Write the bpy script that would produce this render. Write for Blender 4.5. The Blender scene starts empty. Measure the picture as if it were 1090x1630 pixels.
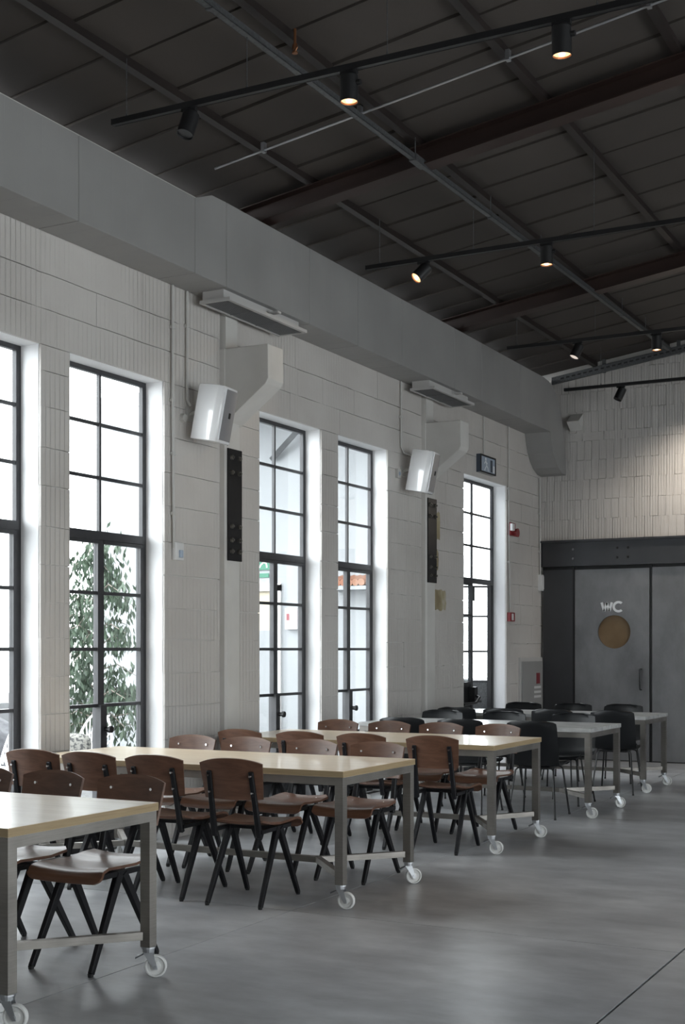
import bpy, bmesh, math, random
from mathutils import Vector, Matrix
random.seed(7)
R = math.radians
S = bpy.context.scene
COL = S.collection

# ------------------------------------------------------------ camera, sky, exposure
H = 1.43
YAW = math.atan(1105 / 2088)
cam = bpy.data.cameras.new('camera')
cam.sensor_fit = 'HORIZONTAL'; cam.sensor_width = 36
cam.lens = 2088 / 1090 * 36
cam.shift_y = (1033 - 815) / 1090
cam.clip_start = .05
co = bpy.data.objects.new('camera', cam); COL.objects.link(co)
co.location = (0, 0, H); co.rotation_euler = (R(90), 0, YAW)
S.camera = co
S.view_settings.view_transform = 'Standard'; S.view_settings.look = 'None'
S.view_settings.gamma = 1; S.view_settings.use_curve_mapping = False
S.view_settings.exposure = 1.62
SKY = 3.5
w = bpy.data.worlds.new('sky'); S.world = w; w.use_nodes = True
bg = w.node_tree.nodes['Background']
bg.inputs[0].default_value = (.93, .965, 1, 1); bg.inputs[1].default_value = SKY
S.cycles.max_bounces = 10; S.cycles.diffuse_bounces = 6; S.cycles.glossy_bounces = 4
S.cycles.transparent_max_bounces = 12
S.cycles.sample_clamp_indirect = 6
def portal(x, y0, y1, z0, z1, face):
    l = bpy.data.lights.new('sky_portal', 'AREA'); l.shape = 'RECTANGLE'
    l.size = z1 - z0; l.size_y = y1 - y0; l.cycles.is_portal = True
    o = bpy.data.objects.new('sky_portal', l); COL.objects.link(o)
    o.location = (x, (y0 + y1) / 2, (z0 + z1) / 2)
    o.rotation_euler = (0, R(-90) if face > 0 else R(90), 0)

# ------------------------------------------------------------ materials
def mat(name, col, rough=.5, metal=0, spec=.5, coat=0):
    m = bpy.data.materials.new(name); m.use_nodes = True
    b = m.node_tree.nodes['Principled BSDF']
    b.inputs['Base Color'].default_value = (*col, 1)
    b.inputs['Roughness'].default_value = rough
    b.inputs['Metallic'].default_value = metal
    b.inputs['Specular IOR Level'].default_value = spec
    b.inputs['Coat Weight'].default_value = coat
    return m
def nd(m, t, **kw):
    n = m.node_tree.nodes.new(t)
    for k, v in kw.items():
        if k in n.inputs.keys(): n.inputs[k].default_value = v
        else: setattr(n, k, v)
    return n
def lk(m, a, b): m.node_tree.links.new(a, b)
def bsdf(m): return m.node_tree.nodes['Principled BSDF']
def coords(m, scale=(1, 1, 1), kind='Object', rot=(0, 0, 0)):
    mp = nd(m, 'ShaderNodeMapping'); mp.inputs['Scale'].default_value = scale; mp.inputs['Rotation'].default_value = rot
    if kind == 'World':
        g = nd(m, 'ShaderNodeNewGeometry'); lk(m, g.outputs['Position'], mp.inputs[0])
    else:
        t = nd(m, 'ShaderNodeTexCoord'); lk(m, t.outputs[kind], mp.inputs[0])
    return mp.outputs[0]
def ramp(m, fac, stops):
    r = nd(m, 'ShaderNodeValToRGB'); e = r.color_ramp.elements
    while len(e) < len(stops): e.new(.5)
    for i, (p, c) in enumerate(stops):
        e[i].position = p; e[i].color = (*c, 1) if len(c) == 3 else c
    lk(m, fac, r.inputs[0]); return r.outputs[0]
def bump(m, h, strength=.3, dist=.01, prev=None):
    b = nd(m, 'ShaderNodeBump', Strength=strength, Distance=dist); lk(m, h, b.inputs['Height'])
    if prev: lk(m, prev, b.inputs['Normal'])
    return b.outputs[0]
def noisy(name, c0, c1, scale=(4, 4, 4), rough=.5, metal=0, spec=.5, detail=4, bstr=0, bdist=.005, kind='Object', coat=0, ns=1.0, lo=.3, hi=.7):
    m = mat(name, c0, rough, metal, spec, coat)
    v = coords(m, scale, kind)
    n = nd(m, 'ShaderNodeTexNoise', Scale=ns, Detail=detail); lk(m, v, n.inputs['Vector'])
    lk(m, ramp(m, n.outputs[0], [(lo, c0), (hi, c1)]), bsdf(m).inputs['Base Color'])
    if bstr: lk(m, bump(m, n.outputs[0], bstr, bdist), bsdf(m).inputs['Normal'])
    return m

def painted_wall(name, axis, c0, c1, rib):
    m = mat(name, c0, .55, 0, .35)
    v = coords(m, (1, 1, 1), 'World')
    n = nd(m, 'ShaderNodeTexNoise', Scale=1.3, Detail=5); lk(m, v, n.inputs['Vector'])
    lk(m, ramp(m, n.outputs[0], [(.3, c0), (.7, c1)]), bsdf(m).inputs['Base Color'])
    wv = nd(m, 'ShaderNodeTexWave', Scale=rib, Distortion=.35, bands_direction=axis, wave_profile='SAW')
    wv.inputs['Detail'].default_value = 1
    lk(m, v, wv.inputs['Vector'])
    sharp = ramp(m, wv.outputs[0], [(0, (0, 0, 0)), (.14, (1, 1, 1)), (.9, (1, 1, 1)), (1, (0, 0, 0))])
    pm = nd(m, 'ShaderNodeTexNoise', Scale=1.1, Detail=2)
    mp = coords(m, (1, 1, .7), 'World'); lk(m, mp, pm.inputs['Vector'])
    mask = ramp(m, pm.outputs[0], [(.38, (.15, .15, .15)), (.55, (1, 1, 1))])
    mx = nd(m, 'ShaderNodeMix', data_type='RGBA')
    lk(m, mask, mx.inputs[0]); mx.inputs[6].default_value = (1, 1, 1, 1); lk(m, sharp, mx.inputs[7])
    b1 = bump(m, mx.outputs[2], .9, .006)
    n2 = nd(m, 'ShaderNodeTexNoise', Scale=14, Detail=8, Roughness=.65); lk(m, v, n2.inputs['Vector'])
    b2 = bump(m, n2.outputs[0], .45, .012, b1)
    lk(m, b2, bsdf(m).inputs['Normal'])
    return m
WALL_C0, WALL_C1 = (.51, .482, .458), (.60, .575, .55)
M = {}
M['block'] = painted_wall('painted_block', 'Y', WALL_C0, WALL_C1, 6.6)
M['brick'] = painted_wall('painted_brick', 'X', WALL_C0, WALL_C1, 9.0)
M['plaster'] = noisy('white_plaster', (.56, .545, .52), (.64, .625, .60), (1.5,) * 3, .6, bstr=.25, bdist=.006, detail=8, kind='World', ns=2)
M['reveal'] = noisy('white_reveal', (.80, .80, .81), (.86, .86, .87), (2,) * 3, .6, bstr=.12, detail=8, kind='World', ns=2)
M['greyrender'] = noisy('grey_render', (.085, .087, .09), (.10, .102, .105), (.8,) * 3, .8, kind='World')
M['outshaded'] = noisy('shaded_white_render', (.24, .25, .26), (.28, .29, .30), (.8,) * 3, .8, kind='World')  # white render greyed: the shade outside is put into its colour
def stain_mat():
    m = noisy('stained_paint', (.50, .485, .43), (.60, .58, .54), (1.5,) * 3, .6, bstr=.2, kind='World', detail=8)
    v = coords(m, (2.2, 2.2, 1.3), 'World')
    n = nd(m, 'ShaderNodeTexNoise', Scale=2.4, Detail=4); lk(m, v, n.inputs['Vector'])
    lk(m, ramp(m, n.outputs[0], [(.28, (.50, .47, .40)), (.42, (.37, .32, .20)), (.62, (.24, .19, .11))]), bsdf(m).inputs['Base Color'])
    return m
M['stain'] = stain_mat()
def floor_mat():
    m = mat('polished_concrete', (.2, .2, .2), .3, 0, .5)
    v = coords(m, (1, 1, 1), 'World')
    a = nd(m, 'ShaderNodeTexNoise', Scale=.9, Detail=6, Roughness=.6); lk(m, v, a.inputs['Vector'])
    b = nd(m, 'ShaderNodeTexNoise', Scale=2.6, Detail=6, Roughness=.6); lk(m, coords(m, (1, 1.9, 1), 'World', (0, 0, .3)), b.inputs['Vector'])
    ra = ramp(m, a.outputs[0], [(.28, (.33, .337, .355)), (.72, (.53, .537, .55))])
    rb = ramp(m, b.outputs[0], [(.28, (.68, .68, .69)), (.72, (1.2, 1.2, 1.2))])
    mx = nd(m, 'ShaderNodeMix', data_type='RGBA', blend_type='MULTIPLY'); mx.inputs[0].default_value = 1
    lk(m, ra, mx.inputs[6]); lk(m, rb, mx.inputs[7]); lk(m, mx.outputs[2], bsdf(m).inputs['Base Color'])
    lk(m, ramp(m, b.outputs[0], [(.25, (.285,) * 3), (.75, (.36,) * 3)]), bsdf(m).inputs['Roughness'])
    lk(m, bump(m, b.outputs[0], .03, .01), bsdf(m).inputs['Normal'])
    return m
M['floor'] = floor_mat()
M['joint'] = mat('dark_joint', (.02, .02, .02), .8)
def wood(name, c0, c1, c2, scale, rough, coat=0, axis=(1, 8, 8)):
    m = mat(name, c0, rough, 0, .5, coat)
    v = coords(m, tuple(a * scale for a in axis))
    n = nd(m, 'ShaderNodeTexNoise', Scale=2.2, Detail=6, Roughness=.6, Distortion=.8); lk(m, v, n.inputs['Vector'])
    oi = nd(m, 'ShaderNodeObjectInfo')
    lk(m, ramp(m, n.outputs[0], [(.25, c0), (.5, c1), (.78, c2)]), bsdf(m).inputs['Base Color'])
    return m
M['walnut'] = wood('brown_plywood', (.075, .032, .018), (.125, .058, .034), (.18, .09, .055), 1.6, .40, .05)
M['oak'] = wood('pale_oak', (.60, .47, .31), (.70, .57, .41), (.77, .65, .49), 1.0, .31, .2, (1, 9, 9))
M['oakedge'] = wood('oak_edge', (.26, .18, .10), (.34, .25, .14), (.40, .30, .18), 1.5, .5, 0, (1, 1, 30))
M['stone'] = noisy('grey_white_top', (.36, .36, .355), (.52, .52, .51), (3, 9, 9), .25, detail=8, ns=2)
def steel(name, c, rough):
    m = mat(name, c, rough, 1)
    v = coords(m, (3, 3, 60))
    n = nd(m, 'ShaderNodeTexNoise', Scale=3, Detail=4); lk(m, v, n.inputs['Vector'])
    lk(m, ramp(m, n.outputs[0], [(.3, (rough - .08,) * 3), (.7, (rough + .12,) * 3)]), bsdf(m).inputs['Roughness'])
    v2 = coords(m, (2, 2, 2)); n2 = nd(m, 'ShaderNodeTexNoise', Scale=2.5, Detail=4); lk(m, v2, n2.inputs['Vector'])
    lk(m, ramp(m, n2.outputs[0], [(.3, tuple(x * .75 for x in c)), (.7, c)]), bsdf(m).inputs['Base Color'])
    return m
M['steel'] = steel('brushed_steel', (.33, .31, .288), .50)
M['zinc'] = steel('zinc_plate', (.62, .64, .67), .38)
M['galv'] = noisy('galvanised_metal', (.09, .093, .097), (.15, .155, .16), (20,) * 3, .45, .6, detail=3, ns=3)
M['chrome'] = mat('polished_screw', (.85, .85, .86), .12, 1)
M['nylon'] = mat('white_nylon', (.70, .70, .69), .35, 0, .5)
M['blacklacquer'] = mat('black_lacquer', (.008, .008, .010), .36, 0, .3)
M['rubber'] = mat('black_rubber', (.012, .012, .012), .7)
M['blackshell'] = noisy('black_shell', (.009, .010, .011), (.013, .014, .016), (6,) * 3, .36, spec=.3)
M['blackmetal'] = mat('black_powder_coat', (.012, .012, .013), .42)
M['frame'] = noisy('window_steel', (.022, .022, .025), (.034, .034, .038), (9,) * 3, .42)
M['plate'] = noisy('dark_plate', (.010, .010, .011), (.018, .018, .019), (8,) * 3, .35, .3)
M['bolt'] = noisy('bolt_steel', (.16, .16, .15), (.28, .27, .25), (30,) * 3, .35, .9)
def dark_steel():
    m = mat('blackened_steel', (.07, .07, .075), .38, .55)
    v = coords(m, (1, 1, .6), 'World')
    n = nd(m, 'ShaderNodeTexNoise', Scale=1.6, Detail=7, Roughness=.65); lk(m, v, n.inputs['Vector'])
    lk(m, ramp(m, n.outputs[0], [(.3, (.15, .15, .156)), (.7, (.29, .29, .30))]), bsdf(m).inputs['Base Color'])
    lk(m, ramp(m, n.outputs[0], [(.3, (.30,) * 3), (.7, (.5,) * 3)]), bsdf(m).inputs['Roughness'])
    return m
M['darksteel'] = dark_steel()
M['darksteel2'] = noisy('header_and_reflection_steel', (.045, .046, .05), (.08, .082, .088), (1, 1, .6), .34, .6, kind='World', detail=6)  # header's own darker steel; on the left panel it imitates a dark reflection
M['roofpanel'] = noisy('dark_roof_board', (.046, .038, .033), (.060, .050, .044), (.9,) * 3, .7, kind='World', detail=5)
M['purlin'] = noisy('brown_black_steel', (.014, .010, .009), (.022, .015, .013), (3,) * 3, .5)
M['rafter'] = noisy('red_oxide_steel', (.022, .011, .009), (.036, .019, .015), (2,) * 3, .5, kind='World')
def duct_mat():
    m = mat('painted_duct', (.5, .49, .48), .42, 0, .4)
    v = coords(m, (1, 1, 1), 'World')
    wv = nd(m, 'ShaderNodeTexWave', Scale=1.85, Distortion=0, bands_direction='Y', wave_profile='SAW'); lk(m, v, wv.inputs['Vector'])
    sharp = ramp(m, wv.outputs[0], [(0, (0, 0, 0)), (.06, (1, 1, 1)), (1, (1, 1, 1))])
    n = nd(m, 'ShaderNodeTexNoise', Scale=1.5, Detail=3); lk(m, v, n.inputs['Vector'])
    lk(m, ramp(m, n.outputs[0], [(.3, (.265, .26, .253)), (.7, (.31, .305, .297))]), bsdf(m).inputs['Base Color'])
    b = bump(m, sharp, .4, .003); lk(m, bump(m, n.outputs[0], .3, .03, b), bsdf(m).inputs['Normal'])
    return m
M['duct'] = duct_mat()
M['ventmesh'] = mat('grille_dark', (.16, .16, .165), .5)
M['ventframe'] = mat('grille_frame', (.50, .49, .48), .4)
M['whitegloss'] = mat('white_gloss_case', (.80, .80, .81), .16, 0, .6, .6)
M['greycloth'] = mat('pale_grille', (.30, .30, .31), .28, .35)
M['whiteplastic'] = mat('white_plastic', (.68, .68, .68), .35)
M['pipe'] = mat('painted_pipe', (.52, .51, .49), .45)
M['red'] = noisy('red_plastic', (.20, .02, .025), (.26, .03, .035), (8,) * 3, .35)
M['redbright'] = mat('red_print', (.20, .04, .05), .5)
M['green'] = mat('green_sign', (.012, .13, .075), .4)
M['gold'] = noisy('brass_porthole', (.17, .11, .055), (.21, .14, .075), (5,) * 3, .5, .3)
M['signwhite'] = mat('white_letters', (.80, .82, .84), .5)
M['darkglass'] = mat('dark_sign_glass', (.05, .065, .09), .15)
M['greyblue'] = mat('sign_print', (.32, .38, .47), .4)
M['cabinet'] = mat('cabinet_paint', (.30, .30, .295), .45)
M['leaf'] = noisy('leaf', (.025, .045, .027), (.06, .09, .055), (3,) * 3, .5, kind='World', ns=4)
M['bark'] = noisy('bark', (.14, .12, .10), (.24, .21, .18), (6,) * 3, .8)
M['paving'] = noisy('courtyard_gravel', (.07, .07, .07), (.11, .11, .11), (5,) * 3, .9, kind='World', ns=3)
M['rock'] = noisy('grey_stone', (.02, .02, .024), (.09, .09, .10), (4,) * 3, .9, ns=3)
M['whitewire'] = mat('white_wire', (.80, .80, .80), .4)
M['cushion'] = noisy('speckled_cloth', (.03, .03, .03), (.16, .155, .14), (40,) * 3, .9, ns=1, lo=.44, hi=.52)
M['beige'] = mat('beige_board', (.42, .37, .28), .6)
M['orange'] = noisy('terracotta', (.25, .09, .05), (.30, .18, .12), (6,) * 3, .8)
def glass():
    m = bpy.data.materials.new('window_glass'); m.use_nodes = True; nt = m.node_tree
    nt.nodes.remove(nt.nodes['Principled BSDF']); out = nt.nodes['Material Output']
    t = nd(m, 'ShaderNodeBsdfTransparent'); t.inputs[0].default_value = (.96, .975, .97, 1)
    g = nd(m, 'ShaderNodeBsdfGlossy'); g.inputs['Roughness'].default_value = .02
    f = nd(m, 'ShaderNodeLayerWeight', Blend=.5); x = nd(m, 'ShaderNodeMixShader')
    p = nd(m, 'ShaderNodeMath', operation='POWER'); lk(m, f.outputs['Facing'], p.inputs[0]); p.inputs[1].default_value = 5
    q = nd(m, 'ShaderNodeMath', operation='MULTIPLY_ADD'); lk(m, p.outputs[0], q.inputs[0]); q.inputs[1].default_value = .96; q.inputs[2].default_value = .035
    lk(m, q.outputs[0], x.inputs[0]); lk(m, t.outputs[0], x.inputs[1]); lk(m, g.outputs[0], x.inputs[2])
    lk(m, x.outputs[0], out.inputs[0]); return m
M['glass'] = glass()
def glow(name, c, s):
    m = mat(name, c, .4); b = bsdf(m); b.inputs['Emission Color'].default_value = (*c, 1); b.inputs['Emission Strength'].default_value = s; return m
M['lamp_on'] = glow('lit_lamp_face', (1, .60, .30), .55)
M['lamp_core'] = glow('lit_lamp_core', (1, .82, .6), 1.6)
M['lamp_dim'] = glow('dim_lamp_face', (1, .85, .75), .2)
M['copper'] = mat('copper_rim', (.30, .13, .06), .35, .8)

# ------------------------------------------------------------ mesh helpers
def box(bm, x0, x1, y0, y1, z0, z1, mi=0):
    vs = [bm.verts.new((x, y, z)) for x in (x0, x1) for y in (y0, y1) for z in (z0, z1)]
    for f in ((0, 1, 3, 2), (4, 6, 7, 5), (0, 4, 5, 1), (2, 3, 7, 6), (0, 2, 6, 4), (1, 5, 7, 3)):
        fc = bm.faces.new([vs[i] for i in f]); fc.material_index = mi
    return vs
def cyl(bm, a, b, r0, r1=None, n=12, caps=True):
    r1 = r0 if r1 is None else r1
    a, b = Vector(a), Vector(b); d = (b - a).normalized()
    u = d.orthogonal().normalized(); v = d.cross(u)
    A = [bm.verts.new(a + (u * math.cos(2 * math.pi * i / n) + v * math.sin(2 * math.pi * i / n)) * r0) for i in range(n)]
    B = [bm.verts.new(b + (u * math.cos(2 * math.pi * i / n) + v * math.sin(2 * math.pi * i / n)) * r1) for i in range(n)]
    for i in range(n): bm.faces.new((A[i], A[(i + 1) % n], B[(i + 1) % n], B[i]))
    if caps: bm.faces.new(A[::-1]); bm.faces.new(B)
def bar(bm, a, b, wx, wy, wx2=None, wy2=None, ref=(1, 0, 0)):
    """rectangular bar from a to b; wx is its size along ref"""
    wx2 = wx if wx2 is None else wx2; wy2 = wy if wy2 is None else wy2
    a, b = Vector(a), Vector(b); d = (b - a).normalized()
    u = Vector(ref); u = (u - d * u.dot(d)).normalized(); v = d.cross(u)
    A = [bm.verts.new(a + u * sx * wx / 2 + v * sy * wy / 2) for sx, sy in ((-1, -1), (1, -1), (1, 1), (-1, 1))]
    B = [bm.verts.new(b + u * sx * wx2 / 2 + v * sy * wy2 / 2) for sx, sy in ((-1, -1), (1, -1), (1, 1), (-1, 1))]
    for i in range(4): bm.faces.new((A[i], A[(i + 1) % 4], B[(i + 1) % 4], B[i]))
    bm.faces.new(A[::-1]); bm.faces.new(B)
def tube(bm, pts, r, n=8, closed=False):
    pts = [Vector(p) for p in pts]; rings = []; N = len(pts); u = None
    for i, p in enumerate(pts):
        if closed: d = (pts[(i + 1) % N] - pts[i - 1]).normalized()
        else: d = (pts[min(i + 1, N - 1)] - pts[max(i - 1, 0)]).normalized()
        u = d.orthogonal().normalized() if u is None else (u - d * u.dot(d)).normalized()
        v = d.cross(u)
        rr = r[i] if isinstance(r, (list, tuple)) else r
        rings.append([bm.verts.new(p + (u * math.cos(2 * math.pi * k / n) + v * math.sin(2 * math.pi * k / n)) * rr) for k in range(n)])
    for i in range(N if closed else N - 1):
        a, b = rings[i], rings[(i + 1) % N]
        for k in range(n): bm.faces.new((a[k], a[(k + 1) % n], b[(k + 1) % n], b[k]))
    if not closed: bm.faces.new(rings[0][::-1]); bm.faces.new(rings[-1])
def prism(bm, poly, axis, a, b):
    """poly: 2-D outline in the other two axes (cyclic order), extruded a..b along axis"""
    def P(p, t):
        if axis == 0: return (t, p[0], p[1])
        if axis == 1: return (p[0], t, p[1])
        return (p[0], p[1], t)
    A = [bm.verts.new(P(p, a)) for p in poly]; B = [bm.verts.new(P(p, b)) for p in poly]; n = len(poly)
    for i in range(n): bm.faces.new((A[i], A[(i + 1) % n], B[(i + 1) % n], B[i]))
    bm.faces.new(A[::-1]); bm.faces.new(B)
def sheet(bm, fn, nu, nv, th):
    """a bent board: fn(u,v) over 0..1, thickness th"""
    P = [[Vector(fn(i / nu, j / nv)) for j in range(nv + 1)] for i in range(nu + 1)]
    T, B = [], []
    for i in range(nu + 1):
        t, b = [], []
        for j in range(nv + 1):
            du = P[min(i + 1, nu)][j] - P[max(i - 1, 0)][j]; dv = P[i][min(j + 1, nv)] - P[i][max(j - 1, 0)]
            n = du.cross(dv).normalized() * th / 2
            t.append(bm.verts.new(P[i][j] + n)); b.append(bm.verts.new(P[i][j] - n))
        T.append(t); B.append(b)
    for i in range(nu):
        for j in range(nv):
            bm.faces.new((T[i][j], T[i + 1][j], T[i + 1][j + 1], T[i][j + 1]))
            bm.faces.new((B[i][j], B[i][j + 1], B[i + 1][j + 1], B[i + 1][j]))
    for i in range(nu):
        bm.faces.new((T[i][0], B[i][0], B[i + 1][0], T[i + 1][0]))
        bm.faces.new((T[i][nv], T[i + 1][nv], B[i + 1][nv], B[i][nv]))
    for j in range(nv):
        bm.faces.new((T[0][j], T[0][j + 1], B[0][j + 1], B[0][j]))
        bm.faces.new((T[nu][j], B[nu][j], B[nu][j + 1], T[nu][j + 1]))
def bevel(bm, w, seg=1):
    bmesh.ops.bevel(bm, geom=bm.edges[:], offset=w, segments=seg, affect='EDGES', profile=.5)
def link(o, parent=None):
    COL.objects.link(o)
    if parent: o.parent = parent
    return o
def root_loc(p):
    v = Vector((0, 0, 0))
    while p: v += p.location; p = p.parent
    return v
def obj(name, bm, m, parent=None, world=True, smooth=False, label=None):
    if world and parent: bmesh.ops.translate(bm, verts=bm.verts, vec=-root_loc(parent))
    bmesh.ops.recalc_face_normals(bm, faces=bm.faces[:])
    me = bpy.data.meshes.new(name); bm.to_mesh(me); bm.free()
    for x in (m if isinstance(m, (list, tuple)) else [m]): me.materials.append(x)
    if smooth:
        me.polygons.foreach_set('use_smooth', [True] * len(me.polygons))
        me.set_sharp_from_angle(angle=R(35))
    o = bpy.data.objects.new(name, me)
    if label: o['label'] = label
    return link(o, parent)
def meta(o, label=None, cat=None, group=None, kind=None):
    for k, v in (('label', label), ('category', cat), ('group', group), ('kind', kind)):
        if v: o[k] = v
    return o
def thing(name, loc, label, cat, group=None, rz=0):
    o = bpy.data.objects.new(name, None); o.empty_display_size = .1; o.location = loc; o.rotation_euler = (0, 0, rz)
    link(o); return meta(o, label, cat, group)
def struct(name, loc=(0, 0, 0), label=None, cat=None):
    o = bpy.data.objects.new(name, None); o.location = loc; link(o)
    return meta(o, label, cat, None, 'structure')
def copy_tree(o, parent=None):
    c = o.copy(); COL.objects.link(c)
    if parent: c.parent = parent
    for ch in list(o.children): copy_tree(ch, c)
    return c
NB = bmesh.new
def one(fn, *a, **k):
    b = NB(); fn(b, *a, **k); return b

# ------------------------------------------------------------ floor
XW = -5.76           # face of the window wall
YB = 16.5            # face of the far wall
XR, YN = 6.0, -5.0   # the wall opposite, the wall behind the camera
fl = struct('floor', (0, 0, 0), 'polished grey concrete floor cut into large slabs', 'floor')
obj('subfloor', one(box, XW - .3, XR + .3, YN - .3, YB + .3, -.2, -.012), M['joint'], fl)
xs = [XW - .06, -3.60, -1.485, .63, 2.75, 4.85, XR]; ys = [YN, -3.0, 1.6, 6.2, 10.8, 15.2, YB + .06]
for i in range(len(xs) - 1):
    for j in range(len(ys) - 1):
        g0 = .006 if xs[i] == -1.485 else .0035; g1 = .006 if xs[i + 1] == -1.485 else .0035
        b = one(box, xs[i] + g0, xs[i + 1] - g1, ys[j] + .003, ys[j + 1] - .003, -.012, 0)
        obj('slab', b, M['floor'], fl)

# ------------------------------------------------------------ window wall
WINS = [(5.58, 6.665), (6.955, 8.043), (9.397, 10.48), (10.796, 11.855), (13.832, 15.193)]
ZT = 3.43
wl = struct('wall_left', (0, 0, 0), 'tall white painted block wall with high steel windows', 'wall')
def wall_core(bm, x0, x1, openings, y0, y1, ztop, zo):
    y = y0
    for a, b_ in openings:
        box(bm, x0, x1, y, a, 0, ztop); box(bm, x0, x1, a, b_, zo, ztop); y = b_
    box(bm, x0, x1, y, y1, 0, ztop)
bm = NB(); wall_core(bm, XW - .21, XW - .016, WINS, YN, YB + .3, 4.94, ZT)
for f in bm.faces:
    if f.calc_center_median().x > XW - .02: f.material_index = 1
obj('wall_core', bm, [M['reveal'], M['plaster']], wl)
# blocks: unit meshes shared by all courses
def unit_block(v):
    random.seed(100 + v)
    b = NB(); q = 5
    lo = [(-.5 + k_ / q, -.5 + (random.uniform(-.002, .016) if 0 < k_ < q else 0)) for k_ in range(q + 1)]
    hi = [(.5 - k_ / q, .5 - (random.uniform(-.002, .016) if 0 < k_ < q else 0)) for k_ in range(q + 1)]
    prism(b, lo + hi, 0, -.5, .5)
    for p in b.verts: p.co.x += random.uniform(-.02, .02)
    bmesh.ops.recalc_face_normals(b, faces=b.faces[:])
    me = bpy.data.meshes.new('block'); b.to_mesh(me); b.free(); return me
UB = [unit_block(i) for i in range(5)]
for me in UB: me.materials.append(M['block'])
UK = []
for i in range(5):
    random.seed(60 + i); b = NB(); box(b, -.5, .5, -.5, .5, -.5, .5)
    for p in b.verts: p.co += Vector((random.uniform(-.02, .02), random.uniform(-.03, .03), random.uniform(-.012, .012)))
    bmesh.ops.recalc_face_normals(b, faces=b.faces[:]); me = bpy.data.meshes.new('brick'); b.to_mesh(me); b.free(); UK.append(me)
for me in UK: me.materials.clear(); me.materials.append(M['brick'])
def place_block(name, me, parent, c, s):
    o = bpy.data.objects.new(name, me); o.location = c; o.scale = s; COL.objects.link(o); o.parent = parent
PIL = [(8.79, 9.00), (12.67, 12.90)]
random.seed(3)
z = 0.0; k = 0
beams = [(3.43, 3.66)]
while z < 4.17:
    h = random.choice((.235, .25, .25, .27)); z1 = min(z + h, 4.19)
    if abs(z1 - ZT) < .13: z1 = ZT
    if z == ZT: z1 = ZT + .235
    if z1 > 4.05: z1 = 4.19
    spans = []
    if z < ZT - .01:
        y = 5.0
        for a, b_ in WINS:
            if a > y: spans.append((y, a))
            y = b_
        spans.append((y, YB - .002))
    else: spans = [(5.0, YB - .002)]
    cut = []
    for a, b_ in spans:
        cur = a
        for p0, p1 in PIL:
            if a < p0 < b_: cut.append((cur, p0)); cur = p1
        cut.append((cur, b_))
    for a, b_ in cut:
        L = b_ - a; n = max(1, round(L / .52)) if z != ZT else max(1, round(L / .9))
        e = [a + L * i / n for i in range(n + 1)]
        for i in range(1, n): e[i] += random.uniform(-.09, .09)
        for i in range(n):
            pr = random.uniform(-.0015, .0015)
            g = random.uniform(.0003, .0012)
            ylo = e[i] + (0 if i == 0 else g); yhi = e[i + 1] - (0 if i == n - 1 else g)
            gz = random.choice((.001, .0015, .0025, .006))
            place_block('block', UB[k % 5], wl, (XW - .01 + pr, (ylo + yhi) / 2, (z + z1 - gz) / 2), (.02, yhi - ylo, z1 - z - gz)); k += 1
    z = z1
bm = NB(); box(bm, XW - .03, XW, YN, 5.0, 0, 4.94); box(bm, XW - .018, XW, 5.0, YB, 4.19, 4.93)
obj('plain_masonry', bm, M['plaster'], wl)
# columns with corbels, bolted plates
for n_, (p0, p1) in enumerate(PIL):
    b = NB(); prism(b, [(XW - .1, p0), (XW + .045, p0), (XW + .062, p0 + .015), (XW + .06, p1 - .012), (XW + .05, p1), (XW - .1, p1)], 2, 0, 3.82)
    obj('column', b, M['plaster'], wl)
    b = NB(); prism(b, [(XW - .1, 3.82), (XW + .045, 3.82), (XW + .045, 4.93), (XW - .1, 4.93)], 1, p0 + .02, p1 - .02); obj('upper_column', b, M['plaster'], wl)
    b = NB(); tip = XW + .445
    prism(b, [(XW - .05, 3.82), (tip, 3.82), (tip + .004, 3.55), (tip - .02, 3.51), (XW + .06, 3.24), (XW - .05, 3.18)], 1, p0 + .004, p1 + .03 if n_ == 0 else p1)
    bevel(b, .006, 2); obj('corbel', b, M['plaster'], wl)
    pl = thing('steel_plate', (XW + .062, (p0 + p1) / 2, 2.13), 'black bolted steel strap plate on the column %s' % ('left of the middle pair of windows' if n_ == 0 else 'with yellow stains, beside the farthest window'), 'steel plate', 'black bolted plates on the wall columns')
    zz = (2.135, 3.03)
    obj('plate', one(box, XW + .062, XW + .074, p0 + .012, p1 + .005, *zz), M['plate'], pl)
    for zz_ in (2.21, 2.30, 2.41, 2.84, 2.96):
        for yy in (p0 + .055, p1 - .045):
            b = NB(); cyl(b, (XW + .073, yy, zz_), (XW + .092, yy, zz_), .022, .020, 6); cyl(b, (XW + .092, yy, zz_), (XW + .105, yy, zz_), .011, .009, 8)
            obj('bolt', b, M['bolt'], pl)
# yellowish stained patches of old paint by the second column
random.seed(5)
for (y0, y1, z0, z1) in ((13.03, 13.16, 2.60, 2.93), (13.02, 13.12, 2.28, 2.52), (12.99, 13.34, 1.84, 2.09)):
    b = NB(); n = 22; cy, cz = (y0 + y1) / 2, (z0 + z1) / 2
    poly = []
    for i in range(n):
        a = 2 * math.pi * i / n; c_, s_ = math.cos(a), math.sin(a)
        rr = 1 / max(abs(c_), abs(s_)) ** .7 * random.uniform(.82, 1.0)
        poly.append((cy + c_ * rr * (y1 - y0) / 2, cz + s_ * rr * (z1 - z0) / 2))
    prism(b, poly, 0, XW + .0005, XW + .0032); obj('stained_patch', b, M['stain'], wl, label='yellowish stained patch of paint')

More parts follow.
